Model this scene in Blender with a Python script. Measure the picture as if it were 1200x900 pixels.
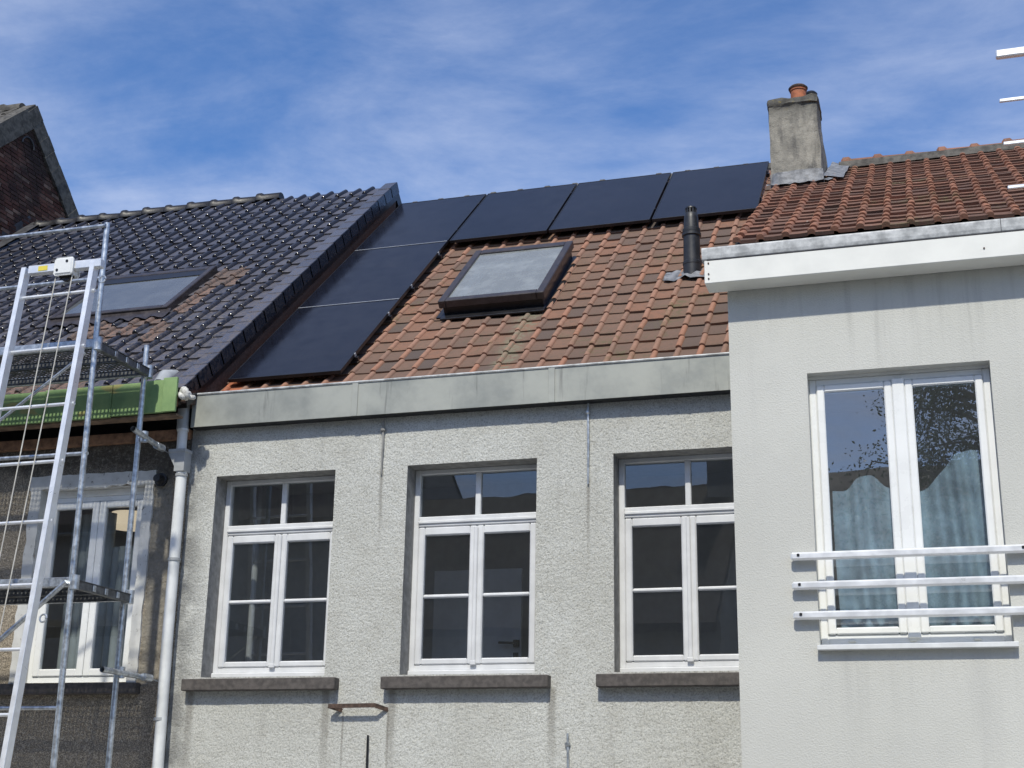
import bpy, math, random
import numpy as np
from mathutils import Vector, Matrix
random.seed(7); rng = np.random.default_rng(7)
R = math.radians
C = bpy.context.scene.collection
for o in list(bpy.data.objects): bpy.data.objects.remove(o)
sc = bpy.context.scene

# ---------------------------------------------------------------- camera
cd = bpy.data.cameras.new('camera'); cam = bpy.data.objects.new('camera', cd); C.objects.link(cam)
cd.sensor_width = 36; cd.lens = 1635.74/1200*36; cd.clip_start = .05; cd.clip_end = 2000
f = Vector((-0.28450966, 0.91270625, 0.29329432)); r = Vector((0.95604083, 0.29278023, 0.01629935)); u = Vector((0.07099426, -0.28503867, 0.95588324))
m = Matrix((r, u, -f)).transposed().to_4x4(); m.translation = (0, -10.742, 0)
cam.matrix_world = m; sc.camera = cam
GZ = -3.4                                   # street level; the camera looks out of an upper window across the street

# ---------------------------------------------------------------- light
SUN_EL, SUN_AZ = R(49.5), R(176.5)            # azimuth clockwise from +Y
w = bpy.data.worlds.new("World"); sc.world = w; w.use_nodes = True
nt = w.node_tree; nt.nodes.clear()
def nn(t, typ, **kw):
    n = t.nodes.new(typ)
    for k, v in kw.items(): setattr(n, k, v)
    return n
out = nn(nt, 'ShaderNodeOutputWorld'); bg = nn(nt, 'ShaderNodeBackground'); bg.inputs[1].default_value = .12
sky = nn(nt, 'ShaderNodeTexSky', sky_type='NISHITA', sun_disc=False); sky.sun_elevation = SUN_EL; sky.sun_rotation = SUN_AZ
sky.air_density = 1.0; sky.dust_density = .6; sky.ozone_density = 4.0
geo = nn(nt, 'ShaderNodeTexCoord'); sep = nn(nt, 'ShaderNodeSeparateXYZ'); nt.links.new(geo.outputs['Generated'], sep.inputs[0])
def wm(op, a, b=None, c=None):
    n = nn(nt, 'ShaderNodeMath', operation=op)
    for i, v in enumerate((a, b, c)):
        if v is None: continue
        if isinstance(v, (int, float)): n.inputs[i].default_value = v
        else: nt.links.new(v, n.inputs[i])
    return n.outputs[0]
zc = wm('MAXIMUM', sep.outputs[2], .06)
cx = wm('DIVIDE', sep.outputs[0], zc); cy = wm('DIVIDE', sep.outputs[1], zc)
comb = nn(nt, 'ShaderNodeCombineXYZ'); nt.links.new(cx, comb.inputs[0]); nt.links.new(cy, comb.inputs[1])
def cloud(scale, rot, stretch, detail, dist, off):
    mp = nn(nt, 'ShaderNodeMapping'); mp.inputs['Rotation'].default_value = (0, 0, rot); mp.inputs['Scale'].default_value = (1, stretch, 1); mp.inputs['Location'].default_value = off
    nt.links.new(comb.outputs[0], mp.inputs[0])
    n = nn(nt, 'ShaderNodeTexNoise'); n.inputs['Scale'].default_value = scale; n.inputs['Detail'].default_value = detail; n.inputs['Roughness'].default_value = .62; n.inputs['Distortion'].default_value = dist
    nt.links.new(mp.outputs[0], n.inputs['Vector']); return n.outputs[0]
c1 = cloud(1.05, .5, 1.2, 10, .3, (9, 7, 0)); c2 = cloud(2.6, -.35, 1.5, 8, .35, (1, 7, 0)); c3 = cloud(.30, .2, 1.0, 3, .1, (2.1, 3.3, 0))
cs = wm('ADD', wm('ADD', wm('MULTIPLY', c1, .55), wm('MULTIPLY', c2, .26)), wm('MULTIPLY', c3, .30))
ramp = nn(nt, 'ShaderNodeMapRange', interpolation_type='SMOOTHSTEP'); ramp.inputs[1].default_value = .43; ramp.inputs[2].default_value = .82
ramp.inputs[3].default_value = .0; ramp.inputs[4].default_value = .9
nt.links.new(cs, ramp.inputs[0])
air = wm('POWER', wm('SUBTRACT', 1.0, ramp.outputs[0]), wm('DIVIDE', .42, wm('MAXIMUM', sep.outputs[2], .2)))      # longer path through the thin cloud sheet lower down
mix = nn(nt, 'ShaderNodeMix', data_type='RGBA'); nt.links.new(wm('SUBTRACT', 1.0, air), mix.inputs[0])
hs = nn(nt, 'ShaderNodeHueSaturation'); hs.inputs['Hue'].default_value = .507; hs.inputs['Saturation'].default_value = 1.2; hs.inputs['Value'].default_value = 1.08
nt.links.new(sky.outputs[0], hs.inputs['Color'])
nt.links.new(hs.outputs[0], mix.inputs[6]); mix.inputs[7].default_value = (4.5, 5.0, 6.3, 1)
nt.links.new(mix.outputs[2], bg.inputs[0]); nt.links.new(bg.outputs[0], out.inputs[0])
sl = bpy.data.lights.new('sun', 'SUN'); sl.energy = 2.95; sl.angle = R(1.3); sl.color = (1, .955, .83)
so = bpy.data.objects.new('sun', sl); C.objects.link(so)
sd = Vector((math.sin(SUN_AZ)*math.cos(SUN_EL), math.cos(SUN_AZ)*math.cos(SUN_EL), math.sin(SUN_EL)))
so.rotation_euler = sd.to_track_quat('Z', 'Y').to_euler(); so.location = sd*60
sc.view_settings.view_transform = 'Standard'; sc.view_settings.look = 'None'; sc.view_settings.exposure = .36; sc.view_settings.gamma = 1; sc.view_settings.use_curve_mapping = False

# ---------------------------------------------------------------- materials
class MT:
    """small node graph helper around one Principled material"""
    def __init__(s, name, col=(.5, .5, .5), rough=.6, metal=0, spec=.5):
        s.m = bpy.data.materials.new(name); s.m.use_nodes = True; s.t = s.m.node_tree
        s.b = s.t.nodes['Principled BSDF']; s.b.inputs['Base Color'].default_value = (*col, 1)
        s.b.inputs['Roughness'].default_value = rough; s.b.inputs['Metallic'].default_value = metal
        s.b.inputs['Specular IOR Level'].default_value = spec
        s.tc = nn(s.t, 'ShaderNodeTexCoord')
    def link(s, a, b): s.t.links.new(a, b)
    def pos(s, scale=(1, 1, 1), loc=(0, 0, 0)):
        g = nn(s.t, 'ShaderNodeNewGeometry'); mp = nn(s.t, 'ShaderNodeMapping'); mp.inputs['Scale'].default_value = scale; mp.inputs['Location'].default_value = loc
        s.link(g.outputs['Position'], mp.inputs[0]); return mp.outputs[0]
    def noise(s, scale, detail=4, rough=.55, dist=0, vec=None):
        n = nn(s.t, 'ShaderNodeTexNoise'); n.inputs['Scale'].default_value = scale; n.inputs['Detail'].default_value = detail
        n.inputs['Roughness'].default_value = rough; n.inputs['Distortion'].default_value = dist
        s.link(vec if vec is not None else s.pos(), n.inputs['Vector']); return n.outputs[0]
    def voro(s, scale, vec=None, feature='F1', out='Distance'):
        n = nn(s.t, 'ShaderNodeTexVoronoi', feature=feature); n.inputs['Scale'].default_value = scale
        s.link(vec if vec is not None else s.pos(), n.inputs['Vector']); return n.outputs[out]
    def math(s, op, a, b=None, clamp=False):
        n = nn(s.t, 'ShaderNodeMath', operation=op, use_clamp=clamp)
        for i, v in enumerate((a, b)):
            if v is None: continue
            if isinstance(v, (int, float)): n.inputs[i].default_value = v
            else: s.link(v, n.inputs[i])
        return n.outputs[0]
    def rng(s, v, a, b, c=0, d=1):
        n = nn(s.t, 'ShaderNodeMapRange', interpolation_type='SMOOTHSTEP')
        for i, k in enumerate((a, b, c, d)): n.inputs[i+1].default_value = k
        s.link(v, n.inputs[0]); return n.outputs[0]
    def mix(s, fac, a, b):
        n = nn(s.t, 'ShaderNodeMix', data_type='RGBA')
        for i, v in ((0, fac), (6, a), (7, b)):
            if isinstance(v, tuple): n.inputs[i].default_value = (*v, 1)
            elif isinstance(v, (int, float)): n.inputs[i].default_value = v
            else: s.link(v, n.inputs[i])
        return n.outputs[2]
    def ramp(s, fac, stops):
        n = nn(s.t, 'ShaderNodeValToRGB'); e = n.color_ramp.elements
        while len(e) < len(stops): e.new(.5)
        for x, (p, c) in zip(e, stops): x.position = p; x.color = (*c, 1)
        s.link(fac, n.inputs[0]); return n.outputs[0]
    def rand(s):
        oi = nn(s.t, 'ShaderNodeObjectInfo'); g = nn(s.t, 'ShaderNodeNewGeometry')
        return s.math('FRACT', s.math('ADD', oi.outputs['Random'], g.outputs['Random Per Island']))
    def xyz(s):
        n = nn(s.t, 'ShaderNodeSeparateXYZ'); g = nn(s.t, 'ShaderNodeNewGeometry'); s.link(g.outputs['Position'], n.inputs[0]); return n.outputs
    def col(s, c): s.link(c, s.b.inputs['Base Color']); return s
    def rou(s, c): s.link(c, s.b.inputs['Roughness']); return s
    def bump(s, h, strength=.5, dist=.01):
        n = nn(s.t, 'ShaderNodeBump'); n.inputs['Strength'].default_value = strength; n.inputs['Distance'].default_value = dist
        s.link(h, n.inputs['Height']); s.link(n.outputs[0], s.b.inputs['Normal']); return s
M = {}
def simple(key, col, rough=.55, metal=0, spec=.5, var=.12, scale=9, bump=0, bscale=60):
    t = MT(key, col, rough, metal, spec)
    n = t.noise(scale, 5, .6)
    dk = tuple(c*(1-var*1.6) for c in col); lt = tuple(min(1, c*(1+var)) for c in col)
    t.col(t.mix(t.rng(n, .3, .7), dk, lt)); t.rou(t.rng(n, .2, .8, max(.03, rough-.08), min(1, rough+.1)))
    if bump: t.bump(t.noise(bscale, 4), bump, .004)
    M[key] = t.m; return t.m

# grey-white roughcast of the middle house
t = MT('roughcast', rough=.95, spec=.2)
big = t.noise(.9, 5, .6); med = t.noise(5, 5, .65); fine = t.noise(70, 3, .7, .4)
col = t.mix(t.rng(big, .35, .68), (.55, .552, .515), (.625, .632, .60))
col = t.mix(t.math('MULTIPLY', t.rng(med, .45, .75), .35), col, (.40, .385, .34))
col = t.mix(t.math('MULTIPLY', t.rng(t.noise(76, 4, .72, .6), .485, .60), .54), col, (.22, .215, .185))
col = t.mix(t.math('MULTIPLY', t.rng(t.noise(85, 3, .7, .4, t.pos((1, 1, 1), (3, 1, 7))), .56, .66), .5), col, (.68, .685, .65))
stk = t.noise(1.0, 5, .6, .2, t.pos((7, 7, .45)))
col = t.mix(t.math('MULTIPLY', t.rng(stk, .56, .76), .30), col, (.27, .265, .25))
x, y, z = t.xyz()
for xi, zi, w_ in ((-4.495, 2.80, .022), (-2.685, 2.62, .02), (-4.740, .77, .014), (-4.345, .77, .014), (-4.9, .95, .05), (-4.32, .95, .05), (-2.98, .95, .05), (-6.15, .95, .05)):
    ln = t.math('MULTIPLY', t.rng(t.math('ABSOLUTE', t.math('SUBTRACT', x, t.math('ADD', xi-.01, t.math('MULTIPLY', t.noise(2.5, 2), .02)))), w_, w_*.25), t.math('MULTIPLY', t.rng(z, zi+.01, zi-.03), t.rng(z, zi-.9, zi-.1)))
    col = t.mix(t.math('MULTIPLY', ln, .55), col, (.20, .185, .16))
edge = t.math('MULTIPLY', t.rng(x, -6.05, -6.33), t.rng(t.noise(3, 4), .35, .6))     # patchy darker grey towards the drainpipe
col = t.mix(t.math('MULTIPLY', edge, .75), col, (.14, .14, .14))
t.col(col).bump(t.noise(95, 4, .75, .4), .9, .010); M['roughcast'] = t.m
# dark, patchy roughcast of the left house
t = MT('dark_roughcast', rough=.97, spec=.15)
sp = t.noise(95, 3, .75, .3); big = t.noise(2.2, 5, .65)
col = t.mix(t.rng(sp, .42, .66), (.19, .162, .128), (.56, .49, .385))
x, y, z = t.xyz()
n2 = t.math('MULTIPLY', t.math('SUBTRACT', big, .5), .5)
right = t.rng(t.math('ADD', x, n2), -6.70, -6.62)
cem = t.mix(t.rng(t.noise(6, 6, .7), .3, .7), (.20, .185, .155), (.34, .31, .26))
upper = t.math('MULTIPLY', right, t.math('SUBTRACT', 1, t.math('MULTIPLY', t.rng(t.math('ADD', x, t.math('MULTIPLY', n2, .5)), -6.50, -6.44), 1)))
col = t.mix(t.math('MULTIPLY', upper, t.rng(t.math('ADD', z, n2), .95, 1.1)), col, cem)
top = t.rng(t.math('ADD', z, n2), 2.82, 3.0)
col = t.mix(t.math('MULTIPLY', top, .85), col, t.mix(t.rng(t.noise(25, 5, .8), .48, .72), (.07, .062, .054), (.28, .26, .22)))
t.col(col).bump(t.noise(80, 5, .75), .9, .012); M['dark_roughcast'] = t.m
# smooth sprayed render of the right house
t = MT('fine_render', rough=.93, spec=.2)
b = t.noise(.7, 5, .6); fi = t.noise(45, 4, .7)
col = t.mix(t.rng(b, .35, .7), (.53, .53, .492), (.575, .574, .536))
stk = t.noise(1.0, 5, .6, .2, t.pos((5, 5, .35)))
col = t.mix(t.math('MULTIPLY', t.rng(stk, .52, .74), .22), col, (.36, .36, .35))
col = t.mix(t.math('MULTIPLY', t.rng(fi, .5, .8), .2), col, (.40, .40, .38))
x, y, z = t.xyz(); st2 = t.noise(1.0, 5, .65, .2, t.pos((11, 11, .5)))
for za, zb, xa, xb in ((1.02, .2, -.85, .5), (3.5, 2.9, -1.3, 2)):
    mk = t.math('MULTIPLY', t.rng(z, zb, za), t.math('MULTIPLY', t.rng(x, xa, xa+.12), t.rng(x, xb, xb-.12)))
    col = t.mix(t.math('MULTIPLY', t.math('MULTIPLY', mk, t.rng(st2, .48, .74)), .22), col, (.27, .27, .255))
col = t.mix(t.math('MULTIPLY', t.rng(t.noise(.45, 4, .6, 0, t.pos((1, 1, 1), (5, 0, 2))), .52, .6), .12), col, (.42, .42, .41))
vo = t.voro(105, None, 'SMOOTH_F1')
t.col(col).bump(t.math('ADD', vo, t.noise(90, 5, .75)), .40, .006); M['fine_render'] = t.m
simple('reveal', (.27, .268, .258), .9, var=.18, scale=14, bump=.3)
simple('stone_sill', (.088, .078, .072), .75, var=.25, scale=22, bump=.25, bscale=90)
simple('white_paint', (.67, .68, .69), .35, var=.05, scale=6)
simple('white_plastic', (.80, .81, .80), .28, var=.03, scale=4)
t = MT('flaking_white', (.7, .7, .67), .7); fl = t.noise(16, 6, .75)
t.col(t.mix(t.rng(fl, .60, .66), t.mix(t.rng(t.noise(5, 5), .3, .7), (.50, .50, .48), (.64, .64, .62)), (.16, .15, .13))).bump(fl, .5, .008); M['flaking_white'] = t.m
# zinc gutter box
t = MT('zinc', rough=.5, metal=.25)
n1 = t.noise(2.2, 6, .65); st = t.noise(1.5, 5, .6, .3, t.pos((9, 9, .9)))
col = t.mix(t.rng(n1, .3, .7), (.265, .275, .25), (.375, .385, .35))
col = t.mix(t.math('MULTIPLY', t.rng(st, .58, .76), .7), col, (.12, .12, .115))
t.col(col).rou(t.rng(n1, .3, .7, .42, .62)).bump(t.noise(3, 3), .25, .02); M['zinc'] = t.m
simple('galvanised', (.52, .55, .58), .36, metal=.75, var=.22, scale=24, bump=.08)
simple('aluminium', (.86, .87, .88), .34, metal=.45, var=.05, scale=10)
simple('bright_zinc_edge', (.46, .47, .47), .5, metal=.15, var=.25, scale=12)
simple('steel_deck', (.16, .165, .17), .5, metal=.6, var=.25, scale=20)
simple('dark_metal', (.018, .018, .021), .35, metal=.2, var=.2)
simple('skylight_brown', (.055, .046, .045), .34, metal=.2, var=.18, scale=12)
simple('black_plastic', (.022, .022, .024), .42, var=.25, scale=16)
simple('grey_plastic', (.36, .375, .385), .45, var=.08)
simple('pale_plastic', (.72, .735, .73), .4, var=.08, scale=5)
simple('cream_panel', (.735, .735, .69), .45, var=.04, scale=3)
simple('rust', (.085, .055, .042), .85, var=.35, scale=40, bump=.3)
simple('rafter_wood', (.30, .17, .105), .8, var=.3, scale=14)
simple('bare_wood', (.22, .15, .10), .8, var=.3, scale=10)
simple('lead', (.23, .235, .245), .55, metal=.2, var=.3, scale=18, bump=.8, bscale=26)
simple('terracotta', (.36, .12, .055), .75, var=.2, scale=18)
simple('room', (.46, .47, .48), .9, var=.05)
simple('room_door', (.70, .71, .72), .6, var=.04)
simple('chrome', (.6, .6, .6), .25, metal=.9)
simple('curtain_grey', (.34, .38, .39), .9, var=.12, scale=3)
simple('curtain_blue', (.42, .51, .57), .9, var=.22, scale=5)
simple('glow_beige', (.75, .62, .47), .8, var=.05)
simple('cloth_white', (.62, .61, .57), .9, var=.2, scale=40)
simple('yellow_sticker', (.72, .60, .08), .5, var=.05)
simple('road_paving', (.34, .33, .305), .9, var=.2, scale=3, bump=.4)
simple('pavement', (.44, .425, .39), .9, var=.15, scale=2, bump=.3)
simple('kerb', (.33, .33, .32), .85, var=.12)
simple('ground', (.10, .105, .08), .95, var=.3, scale=.3)
simple('far_render', (.42, .39, .35), .9, var=.12, scale=1.2)
simple('far_roof', (.085, .06, .05), .8, var=.25, scale=4)
simple('mortar', (.10, .093, .082), .95, var=.35, scale=14, bump=.6)
simple('slate_grey', (.05, .05, .055), .6, var=.3, scale=9)
simple('rope', (.55, .53, .48), .8)
M['glow_beige'].node_tree.nodes['Principled BSDF'].inputs['Emission Color'].default_value = (1, .82, .58, 1); M['glow_beige'].node_tree.nodes['Principled BSDF'].inputs['Emission Strength'].default_value = .55      # glow added so the beige band behind the pane shows
# green painted eave boards
t = MT('green_board', rough=.55); n1 = t.noise(5, 5, .6)
col = t.mix(t.rng(n1, .3, .7), (.16, .265, .11), (.25, .375, .155))
col = t.mix(t.math('MULTIPLY', t.rng(t.noise(3.3, 4, .5, 0, t.pos((1, 1, 2.5))), .60, .68), .7), col, (.36, .29, .10))
t.col(col); M['green_board'] = t.m
# bricks of the far gable
t = MT('dark_brick', rough=.9, spec=.2)
rd = t.rand(); soot = t.noise(1.3, 5, .6)
col = t.ramp(rd, [(0, (.07, .030, .022)), (.4, (.115, .046, .034)), (.8, (.155, .075, .055)), (1, (.26, .17, .13))])
col = t.mix(t.math('MULTIPLY', t.rng(soot, .38, .6), .85), col, (.03, .023, .022))
t.col(col).bump(t.noise(40, 4), .5, .006); M['dark_brick'] = t.m

# roof tiles: clay (middle), glazed black (left), weathered red (right)
def clay(key, stops, mott, moss, lich, rough=.85, dirt_haze=.5):
    t = MT(key, rough=rough, spec=.25); rd = t.rand()
    tcn = t.tc.outputs['Object']
    n1 = t.noise(16, 5, .7); n2 = t.noise(55, 4, .75)
    col = t.ramp(rd, stops)
    col = t.mix(t.math('MULTIPLY', t.rng(n1, .40, .72), dirt_haze), col, mott)
    col = t.mix(t.math('MULTIPLY', t.rng(t.noise(1.1, 5, .65), .53, .68), t.math('MULTIPLY', t.rng(n1, .42, .6), .75)), col, moss)
    if key.startswith('clay'):
        x, y, z = t.xyz(); run = t.math('MULTIPLY', t.rng(t.math('ABSOLUTE', t.math('SUBTRACT', x, t.math('ADD', -3.72, t.math('MULTIPLY', t.noise(1.2, 3), .28)))), .16, .05), t.math('MULTIPLY', t.rng(y, 1.5, 1.35), t.rng(n1, .40, .58)))
        col = t.mix(t.math('MULTIPLY', run, .75), col, (.20, .19, .13))
        col = t.mix(t.math('MULTIPLY', t.rng(t.noise(.55, 3, .5, 0, t.pos((1, 1, 1), (2.2, 0, 0))), .50, .64), .16), col, (.085, .07, .064))
    col = t.mix(t.rng(n2, (.69 if key.startswith('clay') else .63), (.75 if key.startswith('clay') else .70)), col, lich)
    t.col(col).bump(t.math('ADD', n2, n1), .5, .006); M[key] = t.m
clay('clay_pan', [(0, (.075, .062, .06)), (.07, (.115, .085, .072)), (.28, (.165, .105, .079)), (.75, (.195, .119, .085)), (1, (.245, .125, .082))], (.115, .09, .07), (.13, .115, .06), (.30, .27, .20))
clay('clay_rib', [(0, (.20, .13, .10)), (.15, (.29, .172, .125)), (.7, (.33, .185, .13)), (1, (.35, .175, .115))], (.18, .105, .07), (.15, .12, .06), (.33, .28, .2), dirt_haze=.35)
clay('red_pan', [(0, (.10, .062, .052)), (.3, (.155, .088, .067)), (.8, (.195, .107, .079)), (1, (.24, .12, .085))], (.10, .075, .062), (.16, .13, .07), (.36, .33, .28))
clay('red_rib', [(0, (.21, .105, .073)), (.5, (.285, .14, .094)), (1, (.34, .16, .105))], (.13, .085, .065), (.16, .12, .07), (.3, .25, .2), dirt_haze=.5)
for key, lo_, hi_, dcol in (('black_tile', (.060, .060, .072), (.092, .090, .106), (.135, .115, .105)), ('black_rib_shaded', (.012, .012, .016), (.024, .023, .029), (.06, .05, .045))):  # ribs painted darker than pans: rib shading and pan sheen put into colour
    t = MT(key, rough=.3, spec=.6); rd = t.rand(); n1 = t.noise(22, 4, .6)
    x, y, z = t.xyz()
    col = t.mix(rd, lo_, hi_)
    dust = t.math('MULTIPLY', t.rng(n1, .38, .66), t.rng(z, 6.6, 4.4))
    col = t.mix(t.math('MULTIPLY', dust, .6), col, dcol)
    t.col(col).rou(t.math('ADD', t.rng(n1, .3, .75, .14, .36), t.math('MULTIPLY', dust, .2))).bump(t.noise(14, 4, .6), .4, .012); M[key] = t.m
simple('black_ridge', (.016, .016, .02), .42, spec=.35, var=.3, scale=20, bump=.3)
t = MT('dusty_tile', rough=.75, spec=.4); n1 = t.noise(26, 5, .7)
t.col(t.mix(t.rng(n1, .42, .62), t.mix(t.rand(), (.20, .125, .095), (.14, .098, .08)), (.07, .06, .058))).bump(n1, .4, .006); M['dusty_tile'] = t.m
# solar glass
t = MT('solar_glass', rough=.1, spec=.45)
gx = t.noise(1.5, 3); sp_ = nn(t.t, 'ShaderNodeSeparateXYZ'); t.link(t.tc.outputs['Generated'], sp_.inputs[0])
ln = 0
for o_, k_ in ((0, 6), (1, 10)):
    fr_ = t.math('ABSOLUTE', t.math('SUBTRACT', t.math('FRACT', t.math('MULTIPLY', sp_.outputs[o_], k_)), .5)); ln = t.math('MAXIMUM', t.rng(fr_, .482, .494), ln)
col = t.mix(t.rng(gx, .3, .7), (.0062, .0066, .0105), (.0085, .009, .014))
col = t.mix(t.math('MULTIPLY', t.rng(t.noise(3.2, 6, .7), .52, .75), .35), col, (.028, .027, .028))
t.col(t.mix(t.math('MULTIPLY', ln, .35), col, (.016, .017, .024))).rou(t.rng(t.noise(5, 5, .7), .3, .8, .12, .26))
t.b.inputs['IOR'].default_value = 1.40; M['solar_glass'] = t.m
# window glass: see-through pane with a true mirror reflection
def glass(key, f0, tint, dirt_haze=0):
    mm = bpy.data.materials.new(key); mm.use_nodes = True; tr = mm.node_tree; tr.nodes.clear()
    o = nn(tr, 'ShaderNodeOutputMaterial'); mx = nn(tr, 'ShaderNodeMixShader'); tp = nn(tr, 'ShaderNodeBsdfTransparent'); gl = nn(tr, 'ShaderNodeBsdfGlossy')
    tp.inputs[0].default_value = (*tint, 1); gl.inputs['Roughness'].default_value = .004; gl.inputs[0].default_value = (.95, .97, 1, 1)
    lw = nn(tr, 'ShaderNodeLayerWeight'); lw.inputs['Blend'].default_value = .5
    pw = nn(tr, 'ShaderNodeMath', operation='POWER'); pw.inputs[1].default_value = 5; tr.links.new(lw.outputs['Facing'], pw.inputs[0])
    ma = nn(tr, 'ShaderNodeMath', operation='MULTIPLY_ADD'); ma.inputs[1].default_value = 1-f0; ma.inputs[2].default_value = f0; tr.links.new(pw.outputs[0], ma.inputs[0])
    g = nn(tr, 'ShaderNodeNewGeometry'); nz = nn(tr, 'ShaderNodeTexNoise'); nz.inputs['Scale'].default_value = 1.7; tr.links.new(g.outputs['Position'], nz.inputs['Vector'])
    bp = nn(tr, 'ShaderNodeBump'); bp.inputs['Strength'].default_value = .05; bp.inputs['Distance'].default_value = .02; tr.links.new(nz.outputs[0], bp.inputs['Height']); tr.links.new(bp.outputs[0], gl.inputs['Normal'])
    tr.links.new(ma.outputs[0], mx.inputs[0]); tr.links.new(tp.outputs[0], mx.inputs[1]); tr.links.new(gl.outputs[0], mx.inputs[2])
    last = mx.outputs[0]
    if dirt_haze:
        df = nn(tr, 'ShaderNodeBsdfDiffuse'); df.inputs[0].default_value = (.62, .66, .66, 1)
        n2 = nn(tr, 'ShaderNodeTexNoise'); n2.inputs['Scale'].default_value = 5; n2.inputs['Detail'].default_value = 6; n2.inputs['Roughness'].default_value = .62; tr.links.new(g.outputs['Position'], n2.inputs['Vector'])
        mr = nn(tr, 'ShaderNodeMapRange', interpolation_type='SMOOTHSTEP'); mr.inputs[1].default_value = .35; mr.inputs[2].default_value = .85; mr.inputs[3].default_value = dirt_haze*.8; mr.inputs[4].default_value = dirt_haze*1.25; tr.links.new(n2.outputs[0], mr.inputs[0])
        m2 = nn(tr, 'ShaderNodeMixShader'); tr.links.new(mr.outputs[0], m2.inputs[0]); tr.links.new(last, m2.inputs[1]); tr.links.new(df.outputs[0], m2.inputs[2]); last = m2.outputs[0]
    tr.links.new(last, o.inputs[0]); M[key] = mm
glass('window_glass', .11, (.80, .83, .84), .018); glass('insulated_glass', .22, (.70, .78, .83), .05); glass('dusty_glass', .10, (.6, .64, .64), .30); glass('roof_glass', .2, (.45, .46, .47), .12)  # insulated panes get a painted pale haze that lifts the dark reflections
# chimney cement
t = MT('chimney_cement', rough=.95, spec=.2)
x, y, z = t.xyz(); n1 = t.noise(4, 6, .7); st = t.noise(1.5, 6, .65, .3, t.pos((6, 6, 1.3)))
col = t.mix(t.rng(n1, .3, .7), (.20, .19, .165), (.36, .335, .285))
col = t.mix(t.math('MULTIPLY', t.rng(st, .46, .68), .75), col, (.085, .083, .08))
col = t.mix(t.math('MULTIPLY', t.rng(t.math('ADD', z, t.math('MULTIPLY', n1, .35)), 6.38, 6.62), .75), col, (.07, .068, .062))
col = t.mix(t.math('MULTIPLY', t.rng(t.noise(22, 5, .7), .58, .68), t.rng(z, 6.28, 6.45)), col, (.22, .185, .09))
t.col(col).bump(t.noise(13, 6, .75), .8, .025); M['chimney_cement'] = t.m
t = MT('bark', rough=.95); t.col(t.mix(t.noise(30, 4), (.05, .045, .04), (.16, .15, .14))); M['bark'] = t.m
t = MT('leaf', rough=.6); t.col(t.mix(t.rand(), (.06, .09, .04), (.13, .17, .07))); M['leaf'] = t.m

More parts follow.
